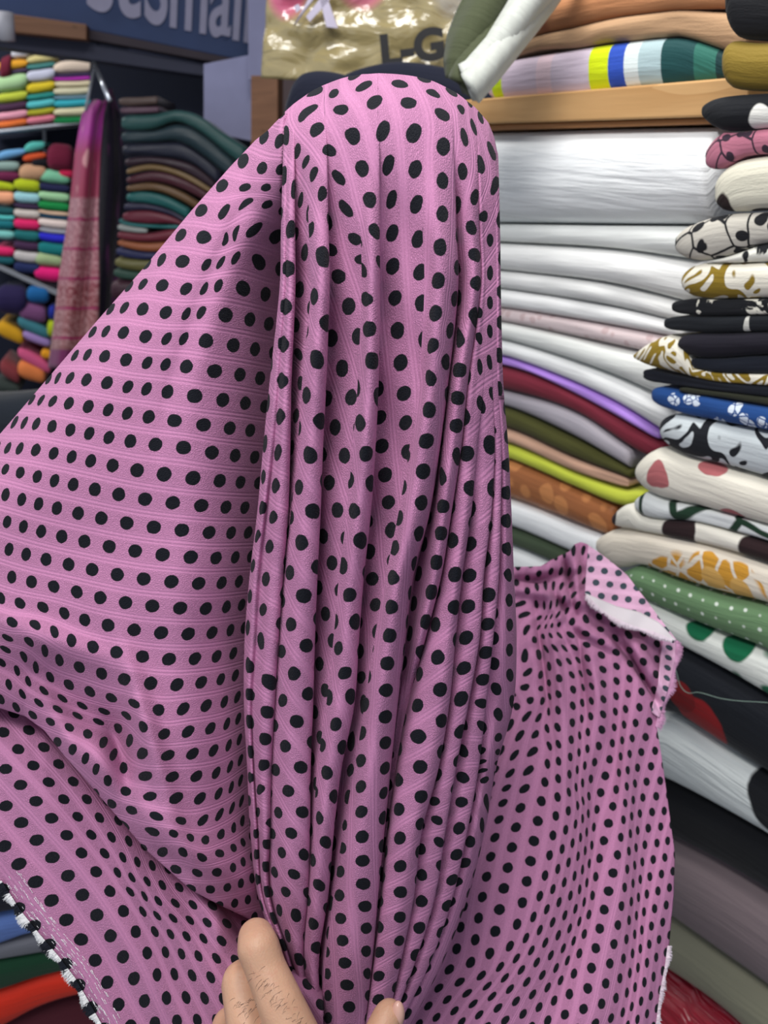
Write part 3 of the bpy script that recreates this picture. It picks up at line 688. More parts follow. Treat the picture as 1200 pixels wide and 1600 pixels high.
# arc length across the folds, in pixel-like units
dl = np.linalg.norm(np.diff(G, axis=1), axis=2)*FPX/.42
ARC = np.concatenate([np.zeros((nr, 1)), np.cumsum(dl, axis=1)], axis=1)
GT_ = []   # dots near the top, in shared fabric coordinates
GT_ += pts('a', [(770,85),(807,140),(853,250),(857,410),(857,577),(855,740),(848,905),(840,1070)], -2, 0) + pts('b', [(865,142)], 6, 0)
GT_ += pts('a', [(645,100),(690,195),(713,350),(721,525),(728,698),(738,866),(747,1030),(755,1170)], -1.5, -1)
GT_ += pts('a', [(418,67),(473,107),(521,190),(562,333),(590,490),(607,663),(610,833),(613,1000),(627,1160)], -3, -2)
GT_ += pts('a', [(310,155),(361,227),(419,370),(465,528),(502,680),(524,830),(547,985),(560,1150)], -2.5, -3)
GT_ += pts('a', [(258,132),(170,252),(238,320),(297,427),(345,563),(380,717),(432,870),(468,1018),(484,1160)], -3, -4)
GT_ += pts('a', [(147,437),None,(222,533),(262,635),(303,757)], -1.5, -5)
GT_ += pts('a', [(902,148),(955,225),(967,367),(955,528),(946,690),(937,848),(928,1007),(912,1158)], -1.5, 1)
GT_ += pts('a', [(1047,510),(1008,663),(980,820),(957,968)], 1, 2)
GT_ += pts('a', [(1035,262),(1095,430),(1118,592)], -.5, 3)
GT_ += pts('a', [(125,628),(107,820),(95,1010)], -1, -6, .5, -1) + pts('a', [(205,735),(182,930)], 1, -6, .5, -1)
GT_ = np.array(GT_); fT = tps_fit(GT_[:, :2], GT_[:, 2:], 2e-2)
def loc(L, u0, v0, sv=1): return [(p[0], p[1], p[2]+u0, p[3]*sv+v0) for p in L]
def raw(z, L): ox, oy, s = Z[z]; return [(ox+a/s, oy+b/s, u, v) for a, b, u, v in L]
SD = {}
SD['S1'] = pts('b', [(191,112),(182,280),(173,443),(165,602),(155,757),(143,905),(130,1050),(117,1180)], .5, -9, .5, -1) + \
    pts('b', [(98,735),(92,877),(88,1015)], 1.5, -13, .5, -1) + pts('a', [(147,437),(125,628),(107,820),(95,1010)], -1.5, -5, .5, -1) + \
    pts('c', [(123,228),(112,355),(98,475)], 4.5, -17, .5, -1) + pts('c', [(47,590),(50,705),(52,815)], 5, -20, .5, -1) + pts('c', [(145,660),(130,783),(118,893),(111,1000),(97,1102)], 6, -20, .5, -1) + \
    pts('d', [(88,185),(82,273),(80,355)], 8.5, -25, .5, -1)
SD['V1'] = pts('a', [(222,533),(205,735),(182,930),(155,1113)], .5, -5, .5, -1) + pts('b', [(232,195)], 2.5, -9) + pts('b', [(260,453),(235,600),(218,740)], 3.5, -11, .5, -1) + pts('a', [(262,635)], 1.5, -5)
R3 = [('b', (318,68), -1.5, -1), ('b', (368,183), -.5, -1), ('b', (327,348), 0, 0), ('b', (285,510), .5, 1), ('b', (342,620), 1.5, 1), ('b', (297,775), 2, 2), ('b', (250,920), 2.5, 3), ('b', (310,1022), 3.5, 3), ('b', (260,1165), 4, 4),
      ('c', (222,200), 4.5, 5), ('c', (280,293), 5.5, 5), ('c', (228,417), 6, 6), ('c', (290,500), 7, 6), ('c', (186,527), 6.5, 7), ('c', (241,622), 7.5, 7), ('c', (295,700), 8.5, 7), ('c', (192,732), 8, 8), ('c', (252,818), 9, 8), ('c', (203,922), 9.5, 9), ('c', (268,1010), 10.5, 9), ('c', (162,1020), 10, 10), ('c', (217,1108), 11, 10),
      ('d', (173,183), 11.5, 11), ('d', (272,185), 12, 10), ('d', (228,270), 12.5, 11), ('d', (191,348), 13, 12), ('d', (277,365), 13.5, 11), ('d', (155,430), 13.5, 13), ('d', (238,443), 14, 12), ('d', (207,513), 14.5, 13), ('d', (178,583), 15, 14), ('d', (243,618), 15.5, 13)]
SD['R3'] = [raw(z, [(p[0], p[1], u+5, -8-v)])[0] for z, p, u, v in R3] + pts('a', [(303,757),(267,950)], 2.5, -5, .5, -1)
F2 = [('b', (474,109), 0, 0), ('b', (512,240), 1, 0), ('b', (398,258), .5, 1), ('b', (443,388), 1.5, 1), ('b', (486,513), 2.5, 1), ('b', (376,525), 2, 2), ('b', (411,650), 3, 2), ('b', (455,773), 4, 2), ('b', (355,775), 3.5, 3), ('b', (385,900), 4.5, 3), ('b', (425,1018), 5.5, 3), ('b', (358,1138), 6, 4),
      ('c', (400,157), 7, 4), ('c', (340,262), 7.5, 5), ('c', (372,370), 8.5, 5), ('c', (325,470), 9, 6), ('c', (345,578), 10, 6), ('c', (370,690), 11, 6), ('c', (325,780), 11.5, 7), ('c', (350,885), 12.5, 7), ('c', (330,1078), 14, 8), ('a', (345,1048), -1, 0), ('a', (380,717), -3.5, -1), ('a', (432,870), -2.5, -1)]
SD['F2'] = [raw(z, [(p[0], p[1], u+5.5, -5-v)])[0] for z, p, u, v in F2]
SD['R4'] = pts('b', [(552,78),(558,213),(577,353)], 5, -4) + pts('b', [(523,633),(548,767),(565,890)], 8.5, -5) + pts('b', [(480,893),(497,1027),(525,1150)], 10, -6) + \
    pts('c', [(443,175),(470,293),(490,393)], 12.5, -7) + pts('c', [(410,410),(425,515),(453,620),(470,700)], 14, -8) + pts('c', [(385,727),(413,835),(437,915)], 16.5, -9) + pts('c', [(360,920),(376,1038),(403,1125)], 18, -10) + \
    pts('d', [(345,212),(370,305)], 20.5, -11) + pts('d', [(318,385),(343,487)], 22, -12) + pts('d', [(318,647)], 24.5, -13) + pts('a', [(502,680),(524,830),(547,985)], 1.5, -3) + pts('a', [(432,870),(468,1018)], 3, -4)
SD['F3'] = pts('b', [(682,78),(692,222),(703,360),(716,495),(727,627),(732,755)], 5, -2) + pts('b', [(602,487),(612,608),(622,738),(637,865),(652,985),(663,1105)], 7.5, -3) + \
    pts('c', [(553,115),(567,225),(582,333),(590,440)], 13, -4) + pts('c', [(512,530),(521,638),(530,735)], 16.5, -5) + pts('a', [(728,698),(738,866),(747,1030),(755,1170)], 2.5, -1) + pts('a', [(607,663),(610,833),(613,1000)], 2, -2) + pts('c', [(478,915),(475,1020)], 19, -6)
SD['R5'] = pts('b', [(865,142),(857,287),(845,432),(832,573),(818,712),(803,845)], 6, 0) + pts('a', [(855,740),(848,905),(840,1070)], 3, 0) + pts('a', [(946,690),(937,848),(928,1007),(912,1158)], 2.5, 1) + pts('b', [(915,220),(890,355)], 6.5, 1) + \
    pts('b', [(712,920),(697,1055)], 11.5, -1) + pts('c', [(660,97),(652,220),(640,342),(635,460),(628,577),(623,688),(621,798),(619,905),(618,1010)], 13.5, -1) + \
    pts('c', [(520,870),(517,985)], 20, -2) + pts('d', [(516,80),(519,185),(522,287),(526,385),(530,480),(535,575),(542,663)], 22, -2) + pts('d', [(612,100),(609,200)], 22.5, -1) + \
    pts('d', [(430,430),(427,530),(433,627),(440,718),(450,810),(460,902),(470,992)], 25.5, -3)
SD['R6'] = raw('b', [(1025,147,6,2),(973,265,6.5,1),(958,520,8.5,1),(945,770,10.5,1),(895,880,11,0),(885,1122,13,0),(800,10,4.5,1)][:6]) + raw('a', [(1022,945,4,2),(1008,663,2,2)])
R7 = [('c', 830,415,0,0), ('c', 838,552,.5,1), ('c', 846,685,1,2), ('c', 753,752,2,2), ('c', 760,883,2.5,3), ('c', 765,1008,3,4), ('c', 673,932,3.5,3), ('c', 671,1062,4,4), ('c', 770,1133,3.5,5), ('c', 675,1183,4.5,5), ('c', 913,207,-1.5,-1), ('c', 898,65,-2,-2), ('c', 905,343,-1,0),
      ('d', 680,290,5,6), ('d', 682,408,5.5,7), ('d', 684,517,6,8), ('d', 680,622,6.5,9), ('d', 597,553,7,8), ('d', 595,660,7.5,9), ('d', 593,767,8,10), ('d', 593,865,8.5,11), ('d', 590,962,9,12), ('b', 997,768,-4,-4), ('b', 1055,370,-6,-6)]
SD['R7'] = [raw(z, [(a, b, u+12, v+14)])[0] for z, a, b, u, v in R7] + raw('a', [(1088,865,3,4),(1088,1035,3.5,5)])
SD['S8'] = pts('c', [(975,80),(968,212),(963,340),(953,470),(945,597),(932,720)], 9, 10, .5, 1) + raw('c', [(850,810,12.5,15),(845,930,13,16),(838,1040,13.5,17)]) + raw('d', [(822,145,14,18),(767,232,15.5,19)]) + raw('b', [(1055,370,6,6)])
SD['S9'] = pts('b', [(1095,367),(1095,517),(1098,665),(1098,812),(1098,955),(1092,1098)], 5, 6, .5, 1) + pts('c', [(1037,140),(1050,295),(1043,413),(1037,530),(1027,645),(1017,750),(1022,845),(1025,948),(1033,1053)], 8, 12, .5, 1) + pts('c', [(945,815),(945,930),(940,1045),(935,1150)], 12, 18, .5, 1) + \
    raw('d', [(925,250,14,22),(858,197,14.5,21),(842,307,15,22),(822,415,15.5,23),(800,515,16,24)]) + raw('a', [(1095,430,.5,3)])
SD['Sa'] = pts('c', [(1127,103),(1127,210),(1128,313),(1130,415),(1130,520),(1130,622)], 14, 4) + pts('c', [(1080,260),(1079,367),(1078,472),(1080,578),(1085,683),(1085,787),(1085,887)], 15.5, 3) + raw('a', [(1095,430,.5,3),(1118,592,1.5,3)]) + \
    pts('d', [(1033,38),(1033,140)], 25, 2) + pts('d', [(970,203),(977,307)], 26, 0) + raw('c', [(1026,845,21,2),(1026,948,22,2)]) + raw('d', [(915,473,29,0),(857,643,31,0)])
THETA = {'S1': 30, 'V1': 35, 'R3': 55, 'F2': 70, 'R4': 82, 'F3': 86, 'R5': 91, 'R6': 97, 'R7': 144, 'S8': 144, 'S9': 144, 'Sa': 92}
SD['S8'] = [(x, y, u, v+2) for x, y, u, v in SD['S8']]
SD['S9'] = [(x, y, u, v+(2 if y > 300 else 0)) for x, y, u, v in SD['S9']]
STRIPS = [('S1', 'E0', 'V1'), ('V1', 'V1', 'R3l'), ('R3', 'R3l', 'V2'), ('F2', 'V2', 'R4l'), ('R4', 'R4l', 'V3'), ('F3', 'V3', 'R5l'), ('R5', 'R5l', 'V4'), ('R6', 'V4', 'V5'), ('R7', 'V5', 'C1v'), ('S8', 'C1v', 'C2v'), ('S9', 'C2v', 'C3v'), ('Sa', 'C3v', 'REb')]
FAM = np.array(raw('b', [(1055,370,6,8),(1095,367,5,8),(1095,517,5.5,9),(1098,665,6,10),(997,768,8,10)])+raw('a', [(1088,865,3,4),(1088,1035,3.5,5),(1047,510,1,2),(1095,430,.5,3)]))
fFam = tps_fit(FAM[:, :2], FAM[:, 2:], 2e-2)
cornerUV = np.zeros(((nr-1), (nc-1), 4, 2))
pxv = np.stack([PXa, PYa], -1).reshape(-1, 2)
gu = fT(pxv).reshape(nr, nc, 2)
gf = fFam(pxv).reshape(nr, nc, 2)
wt = smoothstep(PYa, 285, 400)[..., None]
for nm, a, b in STRIPS:
    i0, i1 = CN.index(a)*NSUB, CN.index(b)*NSUB
    sl = slice(i0, i1+1)
    A0 = .42*(ARC[:, sl]-ARC[:, (i0+i1)//2][:, None])+.58*(PXa[:, sl]-PXa[:, (i0+i1)//2][:, None])
    D = np.array(SD[nm]); xin = []; vin = []
    sub = np.stack([PXa[:, sl], PYa[:, sl]], -1)
    for (x, y, u, v) in D:
        d2 = (sub[..., 0]-x)**2+(sub[..., 1]-y)**2+ (DDa[:, sl]*40)**2
        r, c = np.unravel_index(np.argmin(d2), d2.shape)
        miss = x-sub[r, c, 0]
        xin.append((A0[r, c]+miss, y)); vin.append((u, v))
    th = math.radians(THETA[nm]); lamv = [2e-2]*len(xin)
    for (a_, y_), (u_, v_) in list(zip(xin, vin)):
        if y_ < 430: continue
        un = np.interp(y_, [450, 900, 1400, 1600], [51, 46, 38, 36])
        for du_, dv_ in ((1, 0), (-1, 0), (0, 1), (0, -1)):
            xin.append((a_+un*(du_*math.cos(th)+dv_*math.sin(th)), y_+un*(du_*math.sin(th)-dv_*math.cos(th)))); vin.append((u_+du_, v_+dv_)); lamv.append(.35)
    f = tps_fit(xin, vin, 3e-2, lamv)
    uvS = f(np.stack([A0, PYa[:, sl]], -1).reshape(-1, 2)).reshape(nr, i1-i0+1, 2)
    if nm in ('R7', 'S8', 'S9'):
        w2 = smoothstep(PYa[:, sl], 560, 700)[..., None]; uvS = uvS*w2+gf[:, sl]*(1-w2)
    if nm == 'Sa': uvS = np.where(PYa[:, sl][..., None] < 620, gf[:, sl], uvS)
    uvS = uvS*wt[:, sl]+gu[:, sl]*(1-wt[:, sl])
    cornerUV[:, i0:i1, 0] = uvS[:-1, :-1]; cornerUV[:, i0:i1, 1] = uvS[:-1, 1:]; cornerUV[:, i0:i1, 2] = uvS[1:, 1:]; cornerUV[:, i0:i1, 3] = uvS[1:, :-1]
o = mesh_obj('draped_folds', G.reshape(-1, 3), grid_faces(nr, nc), M_PINK, pc, True)
l = o.data.uv_layers.new(name='cloth'); l.data.foreach_set('uv', cornerUV.reshape(-1)); solidify(o)

# ---------- cloth spread over the stack on the right
RD = []
RD += pts('r', [(435,10),(417,95),(398,187),(377,278),(358,372),(339,468),(320,565),(299,663),(279,765),(254,868),(218,975)], -1, 0)
RD += pts('r', [(516,68),(498,157),(480,249),(461,343),(446,437),(429,531),(409,631),(385,733),(352,836),(306,934)], -.5, 1)
RD += pts('r', [(573,137),(566,225),(553,317),(538,410),(516,505),(491,602),(461,699),(426,797),(380,893),(326,983),(266,1070),(205,1157)], 0, 2)
RD += pts('r', [(626,113),(621,201),(610,290),(594,380),(574,473),(551,568),(522,662),(489,760),(450,855),(403,945),(349,1036),(293,1125)], -.5, 3)
RD += pts('r', [(671,177),(657,263),(641,352),(622,443),(602,536),(578,628),(548,722),(514,818),(474,910),(428,1002),(377,1092)], 0, 4)
RD += pts('r', [(692,238),(682,325),(670,413),(653,505),(632,597),(606,690),(575,783),(540,877),(501,970),(455,1060),(411,1152)], .5, 5)
RD += pts('r', [(725,50),(715,133),(711,212),(706,300),(702,387),(690,477),(677,570),(657,660),(630,752),(600,845),(567,937),(526,1027),(485,1120)], -2, 6)
RD += pts('r', [(797,38),(776,116),(757,195),(740,278),(730,362),(718,447),(708,537),(698,629),(675,720),(648,810),(618,902),(586,995),(556,1090),(527,1183)], -2.5, 7)
RD += pts('r', [(866,22),(850,102),(834,181),(813,260),(791,342),(770,425),(752,511),(736,597),(719,687),(698,778),(675,869),(650,964),(629,1060),(609,1157)], -3, 8)
RD += pts('r', [(900,87),(893,165),(885,243),(871,325),(855,408),(833,493),(812,578),(790,664),(770,752),(752,845),(733,938),(715,1033),(695,1130)], -2.5, 9)
RD += pts('r', [(931,72),(924,150),(918,225),(915,308),(909,390),(902,475),(889,560),(873,648),(856,737),(837,825),(817,916),(798,1010),(779,1105)], -3, 10)
RD += pts('r', [(991,65),(971,138),(955,213),(944,292),(937,373),(932,455),(925,540),(919,625),(909,714),(896,802),(882,893),(864,985),(845,1078),(823,1172)], -3.5, 11)
RD += pts('r', [(1053,60),(1036,133),(1017,207),(998,283),(980,360),(967,440),(957,521),(949,605),(940,690),(933,778),(923,868),(911,960),(898,1052),(878,1145)], -4, 12)
RD += pts('r', [(1072,202),(1058,276),(1042,353),(1023,430),(1007,511),(992,592),(978,675),(968,760),(962,848),(951,936),(937,1028),(922,1120)], -2.5, 13)
RD += pts('r', [(1087,342),(1076,420),(1060,498),(1044,577),(1028,660),(1013,741),(1003,827),(992,914),(980,1005),(964,1093)], -1, 14)
RD += pts('r', [(1096,560),(1081,642),(1065,722),(1047,803),(1033,885),(1021,977),(1009,1068),(990,1150)], 1.5, 15)
RD += pts('q', [(204,1335),(227,1223),(251,1113),(274,1007)], -2, 0, -1) + pts('q', [(306,1417),(325,1305)], -1.5, 1, -1)
RD += pts('q', [(366,1507),(366,1400),(362,1295),(360,1190),(363,1083),(365,983),(370,882),(372,780)], -1, 2, -1)
RD += pts('q', [(440,1480),(445,1370),(453,1262),(461,1155),(464,1050),(465,948),(455,858),(435,775),(408,695),(383,620),(358,547)], -1.5, 3, -1)
RD += pts('q', [(590,1403),(620,1302),(643,1200),(647,1105),(647,1012),(648,915),(648,825)], -3, 6, -1) + pts('q', [(548,1217),(573,1117)], -4.5, 5, -1)
RD += pts('q', [(690,1387),(706,1285),(718,1187),(727,1088),(731,992),(733,898),(733,805)], -3.5, 7, -1) + pts('q', [(765,1368),(773,1268),(783,1170),(788,1073),(805,978)], -4, 8, -1)
RD += pts('q', [(800,1455),(810,1353),(826,1255),(850,1160),(877,1062)], -3.5, 9, -1) + pts('q', [(861,1438),(886,1340),(915,1247)], -4, 10, -1) + pts('q', [(949,1430),(973,1333)], -4.5, 11, -1)
RD += pts('q', [(560,845),(552,755),(548,668)], -8.5, 5, -1) + pts('q', [(513,1033),(525,938)], -6, 4, -1) + pts('q', [(274,905),(200,880)][:0], 0, 0)
RD += raw('q', [(150,495,-10,-3 if 0 else -2), (265,495,-10.5,0 if 0 else -1), (118,1050,-5,-2), (197,1030,-5.5,-1), (77,1158,-4,-2), (156,1137,-4.5,-1), (122,1250,-3.5,-1), (93,1363,-2.5,-1), (65,1480,-1.5,-1), (145,942,-6.5,-1), (190,835,-7.5,-1), (160,765,-8.5,-1), (245,715,-8,0), (215,635,-9,0)])
RD = np.array(RD); fR = tps_fit(RD[:, :2], RD[:, 2:], 1e-2)
def coons(T, Bt, L, R, n, m):
    def rs(c, k):
        c = np.array(c, float); s = np.r_[0, np.cumsum(np.linalg.norm(np.diff(c, axis=0), axis=1))]; q = np.linspace(0, s[-1], k)
        return np.stack([np.interp(q, s, c[:, 0]), np.interp(q, s, c[:, 1])], -1)
    T, Bt, L, R = rs(T, m), rs(Bt, m), rs(L, n), rs(R, n)
    s = np.linspace(0, 1, m)[None, :, None]; t = np.linspace(0, 1, n)[:, None, None]
    return (1-t)*T[None]+t*Bt[None]+(1-s)*L[:, None]+s*R[:, None]-((1-s)*(1-t)*T[0]+s*(1-t)*T[-1]+(1-s)*t*Bt[0]+s*t*Bt[-1])
Tt = [(740,893),(805,886),(845,885),(862,875),(878,867),(890,862),(897,851),(907,847),(917,850),(926,858),(950,876),(980,902),(1017,952),(1057,1002)]
Rr = [(1057,1002),(1054,1035),(1046,1070),(1030,1118),(1026,1135),(1031,1165),(1037,1207),(1047,1280),(1054,1333),(1052,1400),(1047,1453),(1043,1500),(1033,1550),(1027,1600),(1022,1680)]
Ll = [(740,893),(745,1000),(735,1150),(700,1300),(660,1450),(600,1560),(560,1680)]
Cn = coons(Tt, [(560,1680),(1022,1680)], Ll, Rr, 230, 190)
cx, cy = Cn[..., 0], Cn[..., 1]; uvR = fR(Cn.reshape(-1, 2)).reshape(230, 190, 2); Vv = uvR[..., 1]
def depthR(x, y, Vv=None):
    d = np.interp(y, [850,900,1000,1200,1400,1600,1700], [.80,.775,.715,.645,.590,.545,.53])
    if Vv is None:
        Vv = fR(np.stack([x, y], -1).reshape(-1, 2))[:, 1].reshape(x.shape)
    lowf = smoothstep(y, 1060, 1220)
    st = .024*smoothstep(Vv, 2.6, 7.2)-.010*smoothstep(Vv, 7.2, 9.0)+.020*smoothstep(Vv, 9.4, 12.4)-.006*smoothstep(Vv, 12.4, 14)+.02*smoothstep(Vv, 14, 17)
    d = d+st*lowf*.55
    d = d+(.0035*np.sin(Vv*1.9+.6)*np.exp(-((y-1100)/170)**2))
    # crumples where it lies over the stack
    up = smoothstep(y, 1120, 960)
    cr = (.010*gs(x, y, 850, 905, -8, 60, 9)-.014*gs(x, y, 850, 925, 14, 90, 12)+.013*gs(x, y, 872, 938, 60, 22, 7)-.012*gs(x, y, 899, 890, 85, 45, 8)+.014*gs(x, y, 888, 905, 80, 40, 6)
          - .006*gs(x, y, 915, 985, 35, 60, 8)+.006*gs(x, y, 925, 1003, 30, 40, 6)-.006*gs(x, y, 880, 975, 60, 45, 7)+.010*gs(x, y, 990, 1040, 55, 65, 5)-.008*gs(x, y, 1000, 1022, 55, 70, 9)
          + .006*gs(x, y, 847, 1030, 82, 80, 5)-.005*gs(x, y, 870, 1040, 82, 90, 7)+.005*gs(x, y, 910, 1050, 84, 70, 5)-.004*gs(x, y, 930, 1060, 80, 80, 8))
    d = d+cr*1.5+.020*gs(x, y, 835, 912, 8, 45, 8)-.010*gs(x, y, 885, 868, 80, 22, 7)+.012*gs(x, y, 1003, 1058, 62, 60, 4)
    return d+up*.002*np.sin(x/7.0+y/11.0)*np.sin(y/9.0)
crw = np.stack([uvR[..., 0]+.18*smoothstep(cy, 1040, 940)*np.sin(cx/14.0+cy/19.0), uvR[..., 1]+.22*smoothstep(cy, 1040, 940)*np.sin(cy/13.0-cx/23.0)], -1)
o = mesh_obj('spread_sheet', P(cx, cy, depthR(cx, cy, Vv)).reshape(-1, 3), grid_faces(230, 190), M_PINK, pc, True, crw.reshape(-1, 2)); solidify(o)
# turned-over corner showing the paler reverse
TL = [(919,852),(917,880),(915,905),(914,928)]; TR = [(1057,1001),(1056,1003),(1054,1004),(1051,1005)]
Ct = coons([(919,852),(926,857),(950,874),(980,899),(1017,948),(1057,1001)], [(914,928),(930,943),(955,961),(992,978),(1020,985),(1051,1005)], TL, TR, 40, 80)
tx_, ty_ = Ct[..., 0], Ct[..., 1]
def depthT(x, y):
    return np.interp(y, [850,900,1000,1200], [.775,.752,.690,.64])-.004+.0025*np.sin(x/11.0+y/16.0)
a = math.radians(8); sc_ = 1/21.5
uT = np.stack([((tx_-936.7)*math.cos(a)+(ty_-872)*math.sin(a))*sc_, (-(tx_-936.7)*math.sin(a)*.0+(ty_-872-(tx_-936.7)*.13))/19.8], -1)
corner_ = o = mesh_obj('turned_corner', P(tx_, ty_, depthT(tx_, ty_)).reshape(-1, 3), grid_faces(40, 80), M_BACK, pc, True, uT.reshape(-1, 2)); solidify(o)
M_SEL = plain('white selvedge', 'd6ced3', .8)
Cs = coons([(914,927),(935,936),(965,948),(1000,957),(1030,973),(1056,1001)], [(916,931),(935,950),(955,965),(992,981),(1020,988),(1050,1001)], [(914,927),(916,931)], [(1056,1001),(1050,1001)], 8, 60)
o = mesh_obj('selvedge', P(Cs[..., 0], Cs[..., 1], depthT(Cs[..., 0], Cs[..., 1])-.0012).reshape(-1, 3), grid_faces(8, 60), M_SEL, corner_, True); solidify(o)
M_FW = plain('pale fringe', 'eedfe8', .8); M_FP = plain('pink fringe', 'd9a3c6', .8)
fringe('frayed_edge', [(916,931),(935,950),(955,965),(992,981),(1020,988),(1050,1001)], (-.25, .97), depthT, 900, 6, M_FW, corner_, w=.0007, seed=8)
fringe('frayed_edge', [(1057,1002),(1054,1035),(1046,1070),(1030,1118),(1026,1135)], (.93, .35), depthR, 1100, 9, M_FP, pc, w=.0007, seed=9)
fringe('frayed_edge', [(1045,1478),(1041,1510),(1033,1550),(1027,1600)], (.97, .2), depthR, 420, 6, M_FW, pc, w=.0006, seed=10)
Ce = coons([(1036,1000),(1056,1002)], [(1017,1112),(1030,1122)], [(1036,1000),(1031,1030),(1028,1070),(1017,1112)], [(1056,1002),(1054,1035),(1046,1070),(1030,1122)], 60, 10)
ex_, ey_ = Ce[..., 0], Ce[..., 1]
uE = fR(Ce.reshape(-1, 2))*[1.5, .9]+[.1, .2]
o = mesh_obj('turned_hem', P(ex_, ey_, depthR(ex_, ey_)-.004).reshape(-1, 3), grid_faces(60, 10), M_BACK, pc, True, uE); solidify(o)

# ------------------------------------------------------------ the hand that holds the gathers
t = NT('skin'); ob = t.n('ShaderNodeTexCoord').outputs['Object']
n1 = t.noise(ob, 45, 3); n2 = t.vor(ob, 900, 'F1'); n3 = t.noise(ob, 260, 3)
skc = t.mix(n1, (.47, .262, .170, 1), (.60, .36, .235, 1)); skc = t.mix(t.math('MULTIPLY', t.step(n3, .55, .75), .25), skc, (.50, .20, .14, 1))
M_SKIN = t.out(skc, .5, t.bump(t.math('ADD', n2, n3), .00025, .4), 0, .4); t.b.inputs['Subsurface Weight'].default_value = .15; t.b.inputs['Subsurface Radius'].default_value = (.008, .003, .0015)
def capsule_chain(bm, ch):
    for (a, b) in zip(ch[:-1], ch[1:]):
        pa, ra = a; pb, rb = b; n = max(3, int(np.linalg.norm(pa-pb)/min(ra, rb)*4))
        for k in range(n+1):
            q = k/n; c = pa*(1-q)+pb*q; r = ra*(1-q)+rb*q
            bmesh.ops.create_icosphere(bm, subdivisions=2, radius=r, matrix=__import__('mathutils').Matrix.Translation(Vector(c)))
def hp(x, y, d, r): return (P(np.array(float(x)), np.array(float(y)), np.array(float(d))), r/1000)
bm = bmesh.new()
capsule_chain(bm, [hp(478,1668,.392,16), hp(440,1572,.400,12.9), hp(414,1510,.409,11.6), hp(404,1482,.412,12.3), hp(400,1466,.420,11.0), hp(404,1466,.445,10), hp(416,1476,.48,9), hp(436,1490,.51,8)])
capsule_chain(bm, [hp(405,1690,.398,15), hp(388,1600,.410,12.5), hp(378,1535,.424,12.2), hp(386,1536,.45,10.5), hp(410,1550,.485,9), hp(430,1560,.51,8)])
capsule_chain(bm, [hp(348,1720,.412,13.5), hp(350,1645,.425,11.5), hp(358,1604,.440,11), hp(390,1606,.468,9), hp(430,1620,.48,8)])
capsule_chain(bm, [hp(310,1770,.43,12), hp(322,1705,.44,9.5), hp(330,1680,.455,9), hp(365,1690,.475,8), hp(400,1700,.48,7)])
for x, y, d, r in ((478,1668,.392,16), (405,1690,.398,15), (348,1720,.412,14), (310,1770,.43,12.5)):
    capsule_chain(bm, [hp(x, y, d, r), hp(430, 1930, .37, 22)])
capsule_chain(bm, [hp(430,1930,.37,23), hp(425,2150,.33,27), hp(430,2600,.28,34)])
capsule_chain(bm, [hp(470,1880,.375,18), hp(540,1760,.40,15), hp(572,1665,.42,11.5), hp(590,1626,.428,10.4), hp(604,1592,.434,9.4), hp(608,1584,.436,8.6)])
capsule_chain(bm, [hp(440,1640,.40,12.5), hp(400,1640,.405,12)]); capsule_chain(bm, [hp(505,1720,.395,14), hp(478,1668,.392,15)])
hand = mesh_obj('hand', [], [], M_SKIN); bm.to_mesh(hand.data); bm.free()
hand.data.polygons.foreach_set('use_smooth', [True]*len(hand.data.polygons))
rm = hand.modifiers.new('skin', 'REMESH'); rm.mode = 'VOXEL'; rm.voxel_size = .0016; rm.use_smooth_shade = True
sm = hand.modifiers.new('soft', 'SMOOTH'); sm.factor = .6; sm.iterations = 9
tag(hand, 'bare hand gripping the gathered pink cloth from below, thumb out to one side', 'hand')
# thumb nail
nb = bmesh.new(); bmesh.ops.create_uvsphere(nb, u_segments=20, v_segments=12, radius=1)
c = P(np.array(622.), np.array(1584.), np.array(.4325))
nail = mesh_obj('nail', [], [], None); 
t = NT('nail'); M_NAIL = t.out((.62, .36, .29, 1), .28, None, 0, .5); nail.data.materials.append(M_NAIL)
for v in nb.verts:
    q = v.co; p = c+RIGHT*(q.x*.0040)+UPV*(q.y*.0075)-FWD*(q.z*.0036)+UPV*0
    v.co = Vector(p)
nb.to_mesh(nail.data); nb.free(); nail.data.polygons.foreach_set('use_smooth', [True]*len(nail.data.polygons)); nail.parent = hand
# fine hairs on the finger backs
rnd = random.Random(2); V = []; F = []
for (x0, y0, x1, y1, d, n_) in ((408,1525,470,1600,.392,60), (378,1560,398,1600,.402,34)):
    for k in range(n_):
        q = rnd.random(); x = x0+(x1-x0)*q+rnd.gauss(0, 9); y = y0+(y1-y0)*q+rnd.gauss(0, 7); a = math.radians(215+rnd.gauss(0, 22)); L = 7+9*rnd.random()
        dd = d-.0062+.003*rnd.random()-.0005
        i = len(V)
        for (s, w) in ((0, .22), (.5, .18), (1, .04)):
            X = x+math.cos(a)*L*s+s*s*2; Y = y-math.sin(a)*L*s*.8+s*s*3
            V += [P(np.array(X-w), np.array(Y-w), np.array(dd)), P(np.array(X+w), np.array(Y+w), np.array(dd))]
        F += [(i, i+1, i+3, i+2), (i+2, i+3, i+5, i+4)]
hr = mesh_obj('hair', V, F, plain('body hair', '3a2a22', .6), hand, False); hr['kind'] = 'stuff'

